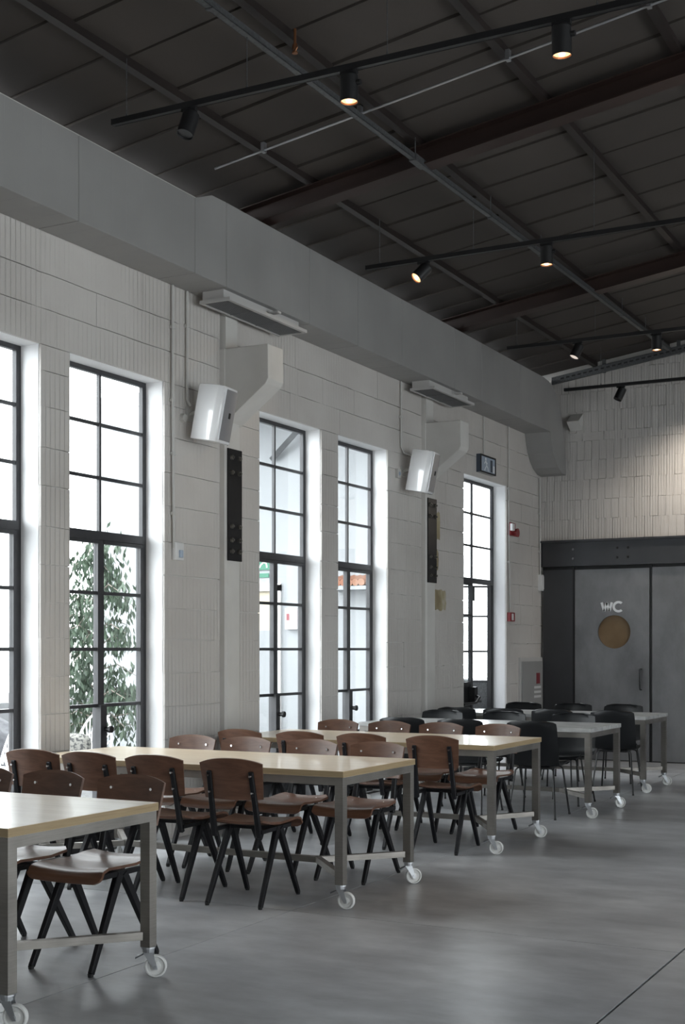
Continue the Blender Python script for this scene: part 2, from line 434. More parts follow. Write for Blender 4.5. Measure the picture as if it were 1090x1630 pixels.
# windows
def bars_x(bm, x0, x1, y0, y1, z0, z1): box(bm, x0, x1, y0, y1, z0, z1)
XG = -5.93
ROWS_UP = [2.275, 2.656, 3.038, 3.415]; ROWS_DN = [2.205, 1.83, 1.428, 1.025, .62, .30]
def window(n, y0, y1, x=XG, side=1, detailed=True, door=False):
    w_ = struct('window_%d' % n, (x, (y0 + y1) / 2, 0), None)
    f = .045; xa, xb = sorted((x, x - side * .034))
    ym = (y0 + y1) / 2
    b = NB(); box(b, xa, xb, y0 - .02, y0 + f * .6, 0, ZT); box(b, xa, xb, y1 - f, y1 + .02, 0, ZT); box(b, xa, xb, y0 + f * .6, y1 - f, ZT - .035, ZT + .02)
    box(b, xa, xb, y0 + f * .6, y1 - f, 0, .05)
    obj('window_frame', b, M['frame'], w_)
    xo = x + side * .012; xi = x - side * .062
    obj('transom', one(box, *sorted((xo, xi)), y0 + .02, y1 - .03, 2.212, 2.272), M['frame'], w_)
    bw = .024
    for zz in ROWS_UP[1:3]:
        obj('glazing_bar', one(box, xa + .008, xb - .004, y0 + .03, y1 - .03, zz - bw / 2, zz + bw / 2), M['frame'], w_)
    obj('glazing_bar', one(box, xa + .006, xb - .002, ym - .011, ym + .011, 2.272, ZT - .035), M['frame'], w_)
    xm = (xa + xb) / 2
    for i in range(3):
        za, zb = ROWS_UP[i], ROWS_UP[i + 1]
        for a, c in ((y0 + .03, ym), (ym, y1 - .04)):
            obj('pane', one(box, xm - .002, xm + .002, a, c, za, zb), M['glass'], w_)
    for s_, (a, c) in enumerate(((y0 + .03, ym), (ym, y1 - .04))):
        lf = bpy.data.objects.new('casement', None); link(lf, w_)
        if door: lf['label'] = 'open door leaf' if s_ else 'closed door leaf with panic bar'
        hinge = Vector((xm, a if s_ == 0 else c, 0)) ; lf.location = hinge - root_loc(w_)
        lst = []
        def put(name, bm_, m_): lst.append(obj(name, bm_, m_, lf))
        st = .034 if not door else .05
        b = NB(); box(b, xa - .004, xb + .004, a, a + st * (1 if s_ else .8), .05, 2.21); box(b, xa - .004, xb + .004, c - st, c, .05, 2.21)
        box(b, xa - .004, xb + .004, a + st * .7, c - st, 2.185, 2.21)
        box(b, xa - .004, xb + .004, a + st * .7, c - st, .05, .10)
        put('stile', b, M['frame'])
        rows = ROWS_DN if not door else [2.2, 1.83, 1.40, 1.03]
        for zz in rows[1:-1] if not door else rows[1:]:
            put('glazing_bar', one(box, xa, xb, a + st * .7, c - st, zz - bw / 2, zz + bw / 2), M['frame'])
        zb_ = rows[-1] if door else .30
        if door:
            put('kick_panel', one(box, xm - .012, xm + .012, a + st * .7, c - st, .08, 1.03), M['plate'] if s_ == 0 else M['galv'])
        else:
            put('kick_panel', one(box, xm - .010, xm + .010, a + st * .7, c - st, .08, .30), M['frame'])
        for i in range(len(rows) - 1):
            put('pane', one(box, xm - .002, xm + .002, a + st * .7, c - st, rows[i + 1], rows[i]), M['glass'])
        if door:
            b = NB(); yh = c - .06 if s_ == 0 else a + .06
            box(b, xb, xb + .07, yh - .05, yh + .05, .80, .98)
            tube(b, [(xb + .06, yh, .88), (xb + .12, yh - .02, .86), (xb + .12, yh - .12 * (1 if s_ == 0 else -1), .80), (xb + .10, yh - .45 * (1 if s_ == 0 else -1), .79)], .016, 8)
            put('panic_bar', b, M['blackmetal'])
            b = NB(); box(b, xb, xb + .04, yh - .03, yh + .03, 2.0, 2.18); put('door_closer', b, M['blackmetal'])
        if s_ == 0 and not door:
            b = NB(); box(b, xa - .012, xb + .03, c - .035, c + .035, .06, 1.03); put('lock_stile', b, M['frame'])
            b = NB(); yy = c
            cyl(b, (xb + .02, yy + .02, .855), (xb + .07, yy + .02, .855), .018, .018, 10)
            cyl(b, (xb + .07, yy + .02, .855), (xb + .085, yy + .02, .855), .028, .026, 12)
            cyl(b, (xb + .02, yy, .72), (xb + .035, yy, .72), .012, .012, 8)
            put('handle', b, M['blackmetal'])
        if door and s_ == 1:
            lf.rotation_euler = (0, 0, R(-62))
    return w_
for i, (a, b_) in enumerate(WINS): window(i + 1, a, b_, door=(i == 4))
for a, b_ in WINS: portal(XG - .30, a, b_, 0.0, ZT, 1)

# ------------------------------------------------------------ far wall
wb = struct('wall_back', (0, 0, 0), 'white painted wall of upright bricks above the blackened steel front', 'wall')
def roofz(x): return 4.983 + .144 * (x + 5.617) if x < .2 else 4.983 + .144 * 5.817 - .144 * (x - .2)
bm = NB(); prism(bm, [(XW - .3, 0), (XR + .3, 0), (XR + .3, roofz(XR) + .05), (.2, roofz(.2) + .05), (XW - .3, roofz(XW) + .05)], 1, YB + .016, YB + .3)
obj('wall_core', bm, M['plaster'], wb)
random.seed(11); z = 2.845; k = 0; rest = NB()
courses = [.27, .25, .26, .25, .25, .11, .27, .25, .27, .27, .3, .3, .3]
for ci, h in enumerate(courses):
    x = XW + random.uniform(-.05, 0)
    while x < XR:
        wdt = .098 if ci != 5 else .30
        x1 = x + wdt * random.uniform(.93, 1.07); g = random.uniform(.002, .0045)
        xa = max(x, XW) + g / 2; xb = x1 - g / 2
        zt = min(z + h - random.choice((.001, .002, .004)), roofz((xa + xb) / 2) - .01)
        if zt - z > .04 and xb > xa + .02:
            pr = random.uniform(-.0015, .0015)
            if xa < -3.55 and k < 298:
                place_block('brick', UK[k % 5], wb, ((xa + xb) / 2, YB + .006 + pr, (z + zt) / 2), (xb - xa, .022, zt - z)); k += 1
            else: box(rest, xa, xb, YB - .004 + pr, YB + .018, z, zt)
        x = x1
    z += h
o = obj('brick_courses', rest, M['brick'], wb); o['kind'] = 'stuff'
# strip of masonry left of the steel front
obj('side_strip', one(box, XW, XW + .02, YB - .0, YB + .02, 0, 2.845), M['plaster'], wb)
# small concrete bracket above the steel front, beside the duct
b = NB(); prism(b, [(YB - .20, 4.36), (YB + .02, 4.50), (YB + .02, 4.27), (YB - .04, 4.26)], 0, XW + .4, XW + .56); obj('corbel', b, M['plaster'], wb)

# steel front: header beam, panels, WC door
XE = 2.6
t1 = struct('trim_1', (XW, YB, 2.5), 'blackened steel channel beam across the top of the door front', 'beam')
b = NB(); yf = YB - .10
box(b, XW + .02, XE, yf + .015, YB - .004, 2.50, 2.84); box(b, XW + .02, XE, yf - .035, yf + .015, 2.815, 2.84); box(b, XW + .02, XE, yf - .02, yf + .015, 2.50, 2.512)
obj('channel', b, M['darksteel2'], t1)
for x in (-5.31, -4.727, -4.589, -3.4, -3.26):
    for zz in (2.60, 2.72):
        obj('bolt', one(cyl, (x, yf + .016, zz), (x, yf + .004, zz), .016, .013, 8), M['rubber'] if x > -5 else M['darksteel'], t1)
def steel_panel(n, x0, x1, label, m_='darksteel'):
    t = struct('trim_%d' % n, (x0, YB, 0), label, 'steel panel')
    obj('sheet', one(box, x0 + .012, x1 - .012, YB - .055, YB - .02, .012, 2.462), M[m_], t)
    return t
steel_panel(2, XW + .02, -5.31, 'dark steel cladding panel left of the restroom door', 'darksteel2')  # dark corner reflection painted in through the darker sheet colour
steel_panel(3, -4.30, -3.10, 'dark steel cladding panel right of the restroom door')
steel_panel(4, -3.10, -1.9, 'dark steel cladding panel beyond the right edge'); steel_panel(5, -1.9, XE, 'dark steel cladding panel at the far right')
b = one(box, XW + .02, XE, YB - .02, YB - .003, 0, 2.5); t6 = struct('trim_6', (0, YB, 0)); obj('backing_sheet', b, M['plate'], t6)
for x in (-5.31, -4.30, -3.10): obj('post', one(box, x - .011, x + .011, YB - .062, YB - .02, 0, 2.49), M['plate'], t6)
dr = struct('door_1', (-4.805, YB, 0), 'dark steel restroom door lettered WC with a round brass porthole', 'door')
# leaf with a round hole
bx0, bx1, bz0, bz1 = -5.293, -4.317, .012, 2.455; cx, cz, rr = -4.773, 1.648, .213
b = NB(); n = 48
yA, yC = YB - .068, YB - .024
def rim(y, r): return [b.verts.new((cx + r * math.cos(2 * math.pi * i / n), y, cz + r * math.sin(2 * math.pi * i / n))) for i in range(n)]
def edgept(a):
    c_, s_ = math.cos(a), math.sin(a); ts = []
    if c_ > 1e-6: ts.append((bx1 - cx) / c_)
    if c_ < -1e-6: ts.append((bx0 - cx) / c_)
    if s_ > 1e-6: ts.append((bz1 - cz) / s_)
    if s_ < -1e-6: ts.append((bz0 - cz) / s_)
    t = min(ts); return cx + c_ * t, cz + s_ * t
angs = [2 * math.pi * i / n for i in range(n)]
I = [b.verts.new((cx + rr * math.cos(a), yA, cz + rr * math.sin(a))) for a in angs]
J = [b.verts.new((cx + rr * math.cos(a), yC, cz + rr * math.sin(a))) for a in angs]
corners = [math.atan2(zc - cz, xc - cx) % (2 * math.pi) for xc in (bx0, bx1) for zc in (bz0, bz1)]
O = []
for a in angs:
    near = [c for c in corners if abs((c - a + math.pi) % (2 * math.pi) - math.pi) <= math.pi / n]
    a2 = near[0] if near else a
    x_, z_ = edgept(a2); O.append(b.verts.new((x_, yA, z_)))
for i in range(n):
    j = (i + 1) % n
    b.faces.new((I[i], I[j], O[j], O[i])); b.faces.new((I[i], J[i], J[j], I[j]))
box(b, bx0, bx1, YB - .0245, YB - .021, bz0, bz1)
box(b, bx0, bx0 + .002, yA, yC, bz0, bz1); box(b, bx1 - .002, bx1, yA, yC, bz0, bz1)
obj('door_leaf', b, M['darksteel'], dr)
obj('porthole', one(cyl, (cx, YB - .034, cz), (cx, YB - .026, cz), .2125, .2125, 48), M['gold'], dr, label='round brass-coloured porthole')
b = NB(); 
hx_ = -4.425
tube(b, [(hx_, yA, 1.175), (hx_, yA - .045, 1.17), (hx_, yA - .05, 1.13), (hx_, yA - .05, .96), (hx_, yA - .045, .92), (hx_, yA, .915)], .011, 8)
obj('handle', b, M['blackmetal'], dr, smooth=True)
# WC lettering (raised letters)
b = NB(); yl0, yl1 = yA - .004, yA + .0005
def stroke(pts, wd):
    for p, q in zip(pts, pts[1:]):
        p, q = Vector(p), Vector(q); d = (q - p).normalized(); nn = Vector((-d.y, d.x)) * wd / 2
        prism(b, [tuple(p + nn), tuple(q + nn), tuple(q - nn), tuple(p - nn)], 1, yl0, yl1)
zl, zh = 1.912, 2.026
stroke([(-4.935, zh), (-4.902, zl), (-4.868, zh - .004), (-4.834, zl), (-4.801, zh)], .030)
cc = (-4.715, (zl + zh) / 2); pts = [(cc[0] + .062 * math.cos(R(a)), cc[1] + .058 * math.sin(R(a))) for a in range(48, 313, 12)]
for i in range(len(pts) - 1):
    p, q = Vector(pts[i]), Vector(pts[i + 1]); c_ = Vector(cc)
    u0, u1 = (p - c_).normalized() * .015, (q - c_).normalized() * .015
    prism(b, [tuple(p - u0), tuple(p + u0), tuple(q + u1), tuple(q - u1)], 1, yl0, yl1)
obj('lettering', b, M['signwhite'], dr, label='white WC letters')

# white lined access cabinet left of the steel front, on the window wall
cb = thing('wall_cabinet', (XW, 16.05, 0), 'grey painted service cabinet door low on the window wall by the steel front', 'cabinet')
obj('cabinet_frame', one(box, XW, XW + .022, 15.61, YB - .03, 0, 1.32), M['ventframe'], cb)
obj('cabinet_door', one(box, XW + .022, XW + .034, 15.66, YB - .07, .02, 1.27), M['cabinet'], cb)
b = one(box, XW + .034, XW + .036, 16.18, 16.32, .98, 1.12); obj('notice', b, M['redbright'], cb, label='small red and white notice')
for z_ in (.92, .86, .80): obj('notice_line', one(box, XW + .034, XW + .0355, 16.10, 16.36, z_, z_ + .03), M['whiteplastic'], cb)

# ------------------------------------------------------------ other walls
wr = struct('wall_right', (0, 0, 0))
RW = [(-3.6, -1.4), (.4, 2.6), (4.6, 6.8), (9.0, 11.2)]
bm = NB(); wall_core(bm, XR, XR + .3, RW, YN, YB + .3, roofz(XR) + .02, ZT); obj('wall_core', bm, M['plaster'], wr)
for i, (a, b_) in enumerate(RW):
    w_ = struct('window_%d' % (6 + i), (XR, a, 0)); b = NB()
    for zz in (.03, .62, 1.03, 1.43, 1.83, 2.24, 2.66, 3.04, 3.4): box(b, XR + .1, XR + .13, a, b_, zz - .015, zz + .015)
    for yy in (a + .02, (a + b_) / 2, b_ - .02): box(b, XR + .1, XR + .13, yy - .02, yy + .02, 0, ZT)
    obj('window_frame', b, M['frame'], w_)
    obj('pane', one(box, XR + .113, XR + .117, a, b_, 0, ZT), M['glass'], w_)
    portal(XR + .36, a, b_, 0, ZT, -1)
wf = struct('wall_front', (0, YN, 0)); bm = NB()
prism(bm, [(XW - .3, 0), (XR + .3, 0), (XR + .3, roofz(XR) + .05), (.2, roofz(.2) + .05), (XW - .3, roofz(XW) + .05)], 1, YN - .2, YN); obj('wall_core', bm, M['plaster'], wf)

# ------------------------------------------------------------ ceiling
cl = struct('ceiling', (0, 0, 0), 'dark pitched roof of boards between purlins and rust-red rafters', 'ceiling')
TOP = .10
bm = NB()
prism(bm, [(XW - .4, roofz(XW - .4) + .13), (.2, roofz(.2) + .13), (XR + .4, roofz(XR + .4) + .13), (XR + .4, roofz(XR + .4) + .22), (.2, roofz(.2) + .22), (XW - .4, roofz(XW - .4) + .22)], 1, YN - .2, YB + .3)
obj('roof_deck', bm, M['joint'], cl)
PX = [-5.95, -5.03, -4.10, -3.11, -2.16, -1.2, -.25]
pitch = .526; y = 5.994 - 2 * pitch; npan = 0; farp = NB()
def panel(bm, x0, x1, ya, yb, lo, dz):
    vs = []
    for x in (x0, x1):
        for yy in (ya, yb):
            for t in (lo, .13): vs.append(bm.verts.new((x, yy, roofz(x) + t + dz * (1 if yy == ya else 0))))
    for f in ((0, 1, 3, 2), (4, 6, 7, 5), (0, 4, 5, 1), (2, 3, 7, 6), (0, 2, 6, 4), (1, 5, 7, 3)): bm.faces.new([vs[i] for i in f])
random.seed(9)
while y < YB:
    for i in range(len(PX) - 1):
        sh = .10 * (i % 2)
        ya, yb = y + sh, min(y + sh + pitch, YB + .01)
        if yb - ya < .05: continue
        b = NB(); panel(b, PX[i] + .002, PX[i + 1] - .002, ya + .0, yb - .012, .062, random.uniform(.0, .012) - .018)
        obj('roof_panel', b, M['roofpanel'], cl)
    y += pitch
panel(farp, -.25, XR + .3, YN, YB + .1, .08, 0); panel(farp, -5.95, -.25, YN, 4.93, .08, 0)
obj('plain_roof', farp, M['roofpanel'], cl)
for x in PX[1:] + [.9, 2, 3.2, 4.4]:
    b = NB(); box(b, x - .022, x + .022, YN, YB, roofz(x) + .0, roofz(x) + .062); box(b, x - .03, x + .03, YN, YB, roofz(x) - .002, roofz(x) + .004)
    obj('purlin', b, M['purlin'], cl)
def rafter(yc, m, name='rafter'):
    b = NB()
    for (x0, x1) in ((XW - .02, .2), (.2, XR)):
        for (ya, yb, lo, hi) in ((yc - .075, yc + .075, -.155, -.145), (yc - .005, yc + .005, -.145, -.012), (yc - .075, yc + .075, -.012, -.002)):
            vs = [b.verts.new((x, yy, roofz(x) + t)) for x in (x0, x1) for yy in (ya, yb) for t in (lo, hi)]
            for f in ((0, 1, 3, 2), (4, 6, 7, 5), (0, 4, 5, 1), (2, 3, 7, 6), (0, 2, 6, 4), (1, 5, 7, 3)): b.faces.new([vs[i] for i in f])
    return obj(name, b, m, cl)
for yy in (9.02, 13.05, 4.95, .9): rafter(yy, M['rafter'])
# galvanised perforated channel along the far wall
sc_ = thing('perforated_channel', (-4.5, 16.25, 4.9), 'grey galvanised perforated steel channel sloping along the top of the far wall', 'steel channel')
b = NB()
def slopebox(b, x0, x1, ya, yb, lo, hi):
    vs = [b.verts.new((x, yy, roofz(x) + t)) for x in (x0, x1) for yy in (ya, yb) for t in (lo, hi)]
    for f in ((0, 1, 3, 2), (4, 6, 7, 5), (0, 4, 5, 1), (2, 3, 7, 6), (0, 2, 6, 4), (1, 5, 7, 3)): b.faces.new([vs[i] for i in f])
slopebox(b, -5.52, .2, 16.18, 16.185, -.16, -.075); slopebox(b, -5.52, .2, 16.18, 16.30, -.08, -.075); slopebox(b, -5.52, .2, 16.18, 16.23, -.165, -.16)
obj('channel', b, M['galv'], sc_)
x = -5.4
while x < -2.5: obj('slot', one(slopebox, x, x + .045, 16.178, 16.1805, -.128, -.108), M['joint'], sc_); x += .075
for x in (-4.84, -3.9): obj('hanger_bracket', one(box, x - .02, x + .02, 16.2, 16.24, roofz(x) - .17, roofz(x) - .0), M['galv'], sc_)

# ------------------------------------------------------------ cable tray, conduit
ct = thing('cable_tray', (-4.05, 10, 5.07), 'slim grey galvanised cable channel running lengthwise under the dark roof', 'cable tray')
def lerp_x(y): return -4.135 + (y - 5.6) * (.185 / 9.8)
def yrun(b, y0, y1, dx0, dx1, z0, z1):
    vs = [b.verts.new((lerp_x(yy) + dx, yy, zz)) for yy in (y0, y1) for dx in (dx0, dx1) for zz in (z0, z1)]
    for f in ((0, 1, 3, 2), (4, 6, 7, 5), (0, 4, 5, 1), (2, 3, 7, 6), (0, 2, 6, 4), (1, 5, 7, 3)): b.faces.new([vs[i] for i in f])
b = NB(); yrun(b, 4.5, 15.9, -.022, .022, 5.045, 5.050); yrun(b, 4.5, 15.9, -.022, -.019, 5.045, 5.085); yrun(b, 4.5, 15.9, .019, .022, 5.045, 5.085)
obj('channel', b, M['galv'], ct)
for yy in (6.2, 8.85, 10.3, 11.5, 14.0, 14.9):
    b = NB(); xx = lerp_x(yy); cyl(b, (xx, yy, 5.05), (xx, yy, roofz(xx) + .02), .004, .004, 6); box(b, xx - .026, xx + .026, yy - .015, yy + .015, 5.04, 5.046); cyl(b, (xx, yy, 5.088), (xx, yy, 5.10), .012, .012, 6)
    obj('hanger', b, M['galv'], ct)
obj('splice_plate', one(box, lerp_x(8.9) - .028, lerp_x(8.9) + .028, 8.8, 9.0, 5.035, 5.088), M['galv'], ct)
cd = thing('conduit', (-3.5, 8.1, 5.25), 'thin bright galvanised conduit crossing under the roof boards', 'conduit')
b = NB(); tube(b, [(x, 8.10, roofz(x) - .055) for x in (-5.35, -4.5, -3.5, -2.5, -1.5, -.5)], .0085, 8); obj('pipe', b, M['zinc'], cd, smooth=True)
for x in (-4.93, -4.15, -3.06, -2.13): obj('pipe_clip', one(box, x - .014, x + .014, 8.08, 8.12, roofz(x) - .07, roofz(x) + .0), M['zinc'], cd)
sp = thing('sprinkler_head', (-4.03, 6.95, 5.1), 'small brass sprinkler head above the lengthwise cable channel', 'sprinkler')
b = NB(); cyl(b, (-4.03, 6.99, 5.11), (-4.03, 6.99, 5.15), .010, .010, 8); cyl(b, (-4.03, 6.99, 5.09), (-4.03, 6.99, 5.10), .018, .018, 10)
for s_ in (-1, 1): tube(b, [(-4.03 + s_ * .012, 6.99, 5.15), (-4.03 + s_ * .017, 6.99, 5.125), (-4.03, 6.99, 5.098)], .003, 5)
cyl(b, (-4.03, 6.99, 5.15), (-4.03, 6.99, roofz(-4.03) + .03), .009, .009, 8)
obj('sprinkler_body', b, M['copper'], sp)

# ------------------------------------------------------------ lighting tracks and spot lamps
tracks = [(6.58, -5.10, 1.2, 4.72, (-5.0, -4.12, -3.2, -2.0, -.6), 'first', 'nearest'), (10.05, -5.08, 1.2, 4.70, (-4.96, -4.10, -3.08, -1.9, -.6), 'second', 'second nearest'),
          (13.45, -5.08, 1.2, 4.70, (-4.98, -4.11, -3.0, -1.9, -.6), 'third', 'third'), (15.75, -5.20, 1.2, 4.66, (-4.74, -3.7, -2.6, -1.2), 'fourth', 'farthest')]
for (y, x0, x1, z, rods, wd, wd2) in tracks:
    t = thing('lighting_track', ((x0 + x1) / 2, y, z), 'black lighting track hung across the room, %s from the camera' % wd2, 'light track', 'black lighting tracks')
    b = NB(); box(b, x0, x1, y - .017, y + .017, z - .017, z + .017); box(b, x0, x1, y - .019, y - .017, z - .019, z - .010); box(b, x0, x1, y + .017, y + .019, z - .019, z - .010)
    obj('rail', b, M['blackmetal'], t)
    obj('end_cap', one(box, x0 - .008, x0, y - .018, y + .018, z - .018, z + .018), M['rubber'], t)
    for x in rods:
        b = NB(); cyl(b, (x, y, z + .017), (x, y, 5.042 if abs(x + 4.13) < .05 else roofz(x) + .03), .0028, .0028, 6); cyl(b, (x, y, z + .017), (x, y, z + .035), .007, .006, 8)
        obj('hanging_wire', b, M['galv'], t)
def spot(x, y, z, aim, mode, label, power=0, r=.052, L=.155, sz=60, col=(1, .78, .55)):
    """hangs below track height z; aim = direction the lamp looks"""
    t = thing('spot_lamp', (x, y, z - .018), label, 'spot lamp', 'black cylinder spot lamps on the tracks')
    d = Vector(aim).normalized()
    piv = Vector((x, y, z - .095))
    side = d.cross(Vector((0, 0, 1)))
    side = side.normalized() if side.length > .2 else Vector((1, 0, 0))
    b = NB(); box(b, x - .05, x + .05, y - .016, y + .016, z - .040, z - .0195); obj('adapter', b, M['blackmetal'], t)
    a0 = piv - d * .055; ax = piv + side * (r + .01)
    b = NB(); tube(b, [(x, y, z - .038), (x + side.x * .02, y + side.y * .02, z - .06), tuple(ax)], .008, 6); cyl(b, tuple(piv + side * (r - .004)), tuple(piv + side * (r + .022)), .016, .016, 10)
    obj('yoke', b, M['blackmetal'], t)
    a1 = a0 + d * L
    b = NB(); cyl(b, tuple(a0), tuple(a0 + d * .012), r * .86, r, 24, True); 
    n = 24; u = d.orthogonal().normalized(); v = d.cross(u)
    prof = [(.012, r), (L, r), (L, r * .93), (L - .012, r * .88)]
    rings = [[b.verts.new(a0 + d * q + (u * math.cos(2 * math.pi * i / n) + v * math.sin(2 * math.pi * i / n)) * rr_) for i in range(n)] for q, rr_ in prof]
    for A, B in zip(rings, rings[1:]):
        for i in range(n): b.faces.new((A[i], A[(i + 1) % n], B[(i + 1) % n], B[i]))
    obj('housing', b, M['blackmetal'], t, smooth=True)
    f0 = a0 + d * (L - .010)
    fm = {'on': M['lamp_on'], 'dim': M['lamp_dim'], 'off': M['blackmetal']}[mode]
    b = NB(); cyl(b, tuple(f0 - d * .004), tuple(f0), r * .88, r * .88, 24); ff = obj('lamp_face', b, fm, t, label='glowing lamp face' if mode == 'on' else None)
    if mode == 'on':
        obj('reflector_rim', one(cyl, tuple(f0 + d * .001), tuple(f0 + d * .008), r * .89, r * .92, 24, False), M['copper'], t)
        obj('bulb', one(cyl, tuple(f0 + d * .001), tuple(f0 + d * .008), r * .35, r * .30, 16), M['lamp_core'], t)
    if power:
        l = bpy.data.lights.new('lamp_light', 'SPOT'); l.energy = power; l.color = col; l.spot_size = R(sz); l.spot_blend = 1; l.shadow_soft_size = .04
        o = bpy.data.objects.new('lamp_light', l); COL.objects.link(o); o.parent = t
        o.location = (a1 + d * .01) - t.location; o.rotation_euler = d.to_track_quat('-Z', 'Y').to_euler()
    return t
spot(-4.53, 6.58, 4.72, (-.10, -.35, -1), 'off', 'unlit black spot lamp leaning on the left end of the nearest track')
spot(-3.44, 6.58, 4.72, (0, 0, -1), 'on', 'lit spot lamp pointing straight down, second on the nearest track', 10)
spot(-2.19, 6.58, 4.72, (0, .06, -1), 'on', 'lit spot lamp on the nearest track, by the upper right corner of the photo', 14)
spot(-4.55, 10.05, 4.70, (-.50, -.62, -.8), 'on', 'lit spot lamp tilted sideways toward the duct on the second track', 6)
spot(-3.47, 10.05, 4.70, (0, 0, -1), 'on', 'lit spot lamp pointing down on the second track', 8)
spot(-4.30, 13.45, 4.70, (-.35, -.35, -1), 'dim', 'faintly lit spot lamp leaning left on the third track', 1)
spot(-3.46, 13.45, 4.70, (0, 0, -1), 'on', 'lit spot lamp pointing down on the third track', 8)
spot(-4.49, 15.75, 4.66, (-.40, -.25, -1), 'off', 'dark spot lamp tilted left on the farthest track, before the brick wall')
spot(-3.35, 15.45, 4.66, (-.20, 1.0, -1.8), 'on', 'spot lamp past the right edge aimed at the brick wall', 46, sz=112, col=(1, .90, .78))

# ------------------------------------------------------------ air duct
dj = [4.3, 5.55, 6.637, 7.95, 8.37, 9.652, 10.545, 11.475, 12.776, 13.538, 14.755]
dt = thing('air_duct', (-5.59, 10, 4.17), 'long pale grey rectangular air duct above the windows, curving down at the far wall', 'air duct')
XO = -5.42
for i in range(len(dj) - 1):
    a, c = dj[i], dj[i + 1]
    zt = 4.72 if c <= 8.0 else 4.81
    b = NB()
    if abs(a - 7.95) < .01: prism(b, [(a, 4.17), (c - .007, 4.17), (c - .007, 4.81), (a + .22, 4.805), (a, 4.72)], 0, XW + .002, XO)
    else: box(b, XW + .002, XO, a, c - .007, 4.17, zt)
    bevel(b, .003); obj('duct_section', b, M['duct'], dt)
    obj('joint_flange', one(box, XW + .004, XO - .006, c - .010, c + .004, 4.176, zt - .006), M['duct'], dt)
outer = [(14.757, 4.81), (15.60, 4.81), (15.78, 4.795), (15.93, 4.755), (16.07, 4.68), (16.20, 4.56), (16.32, 4.36), (16.40, 4.12), (16.45, 3.86), (16.46, 3.69)]
inner = [(16.30, 3.70), (16.14, 3.76), (16.03, 3.84), (15.95, 3.93), (15.89, 4.04), (15.84, 4.17), (14.757, 4.17)]
b = NB(); prism(b, outer + inner, 0, XW + .002, XO); bevel(b, .002); obj('elbow', b, M['duct'], dt)
for (y0, y1) in ((8.40, 9.55), (12.22, 13.25)):
    v = obj('air_vent', one(box, -5.66, -5.47, y0, y1, 4.10, 4.17), M['ventframe'], dt)
    b = NB(); fx0, fx1 = -5.675, -5.40
    box(b, fx0, fx1, y0 - .02, y0, 4.075, 4.10); box(b, fx0, fx1, y1, y1 + .02, 4.075, 4.10); box(b, fx0, fx0 + .02, y0, y1, 4.075, 4.10); box(b, fx1 - .03, fx1, y0, y1, 4.075, 4.10)
    o = obj('vent_frame', b, M['ventframe'], v)
    b = NB(); box(b, fx0 + .02, fx1 - .03, y0, y1, 4.095, 4.0995)
    x = fx0 + .026
    while x < fx1 - .035: box(b, x, x + .006, y0, y1, 4.080, 4.095); x += .014
    for q in (1, 2): yy = y0 + (y1 - y0) * q / 3; box(b, fx0 + .02, fx1 - .03, yy - .004, yy + .004, 4.077, 4.095)
    o = obj('vent_grille', b, M['ventmesh'], v); o['kind'] = 'stuff'
    obj('vent_clip', one(box, -5.43, -5.36, (y0 + y1) / 2 + .05, (y0 + y1) / 2 + .10, 4.12, 4.135), M['ventframe'], v)

# ------------------------------------------------------------ loudspeakers
def speaker(loc, label):
    t = thing('loudspeaker', loc, label, 'loudspeaker', 'white wall loudspeakers', rz=0)
    # local: x = front, y = across; tapered cabinet
    b = NB()
    hw, dd, hh = .135, .125, .21
    prof = [(-dd, -.075), (-dd, .075), (dd * .55, hw), (dd * .92, hw * .86), (dd, hw * .6), (dd, -hw * .6), (dd * .92, -hw * .86), (dd * .55, -hw)]
    prism(b, prof, 2, -hh, hh); bevel(b, .008, 2)
    cab = obj('cabinet', b, M['whitegloss'], t, world=False, smooth=True)
    b = NB(); prism(b, [(dd - .03, hw * .86), (dd + .004, hw * .66), (dd + .012, 0), (dd + .004, -hw * .66), (dd - .03, -hw * .86)], 2, -hh + .02, hh - .02)
    obj('front_grille', b, M['greycloth'], t, world=False, smooth=True)
    obj('badge', one(box, dd + .008, dd + .016, -.012, .012, -.02, .022), M['rubber'], t, world=False)
    rot = Matrix.Rotation(R(6), 4, 'Z') @ Matrix.Rotation(R(11), 4, 'Y')
    for o in t.children: o.matrix_local = rot
    b = NB(); back = rot @ Vector((-dd, 0, 0)); 
    wallp = Vector((XW - loc[0] + .005, back.y + .02, back.z - .01))
    tube(b, [tuple(back), ((back.x + wallp.x) / 2, back.y, back.z), tuple(wallp)], .014, 8)
    box(b, wallp.x - .005, wallp.x + .012, wallp.y - .05, wallp.y + .05, wallp.z - .05, wallp.z + .05)
    obj('bracket', b, M['pipe'], t, world=False)
speaker((-5.53, 8.355, 3.215), 'white loudspeaker tilted down beside the nearer concrete corbel')
speaker((-5.53, 12.19, 3.235), 'white loudspeaker tilted down beside the farther concrete corbel')

# ------------------------------------------------------------ pipes, alarms, sign on the window wall
def wall_pipe(pts, label, r=.011, boxes=()):
    t = thing('wall_conduit', pts[0], label, 'conduit', 'thin painted conduits on the window wall')
    b = NB(); tube(b, pts, r, 8); obj('pipe', b, M['pipe'], t, smooth=True)
    for p in boxes: obj('pipe_clip', one(box, XW, XW + .03, p[0] - .018, p[0] + .018, p[1] - .012, p[1] + .012), M['pipe'], t)
X1 = XW + .018
wall_pipe([(X1, 8.12, 4.165), (X1, 8.12, 3.2), (X1, 8.135, 2.19)], 'white conduit dropping to the motion detector left of the nearer loudspeaker', boxes=((8.12, 3.85), (8.12, 3.3), (8.13, 2.9), (8.13, 2.45)))
wall_pipe([(X1, 8.31, 4.165), (X1, 8.31, 3.33), (X1 + .02, 8.33, 3.29)], 'white conduit dropping to the nearer loudspeaker', boxes=((8.31, 3.9),))
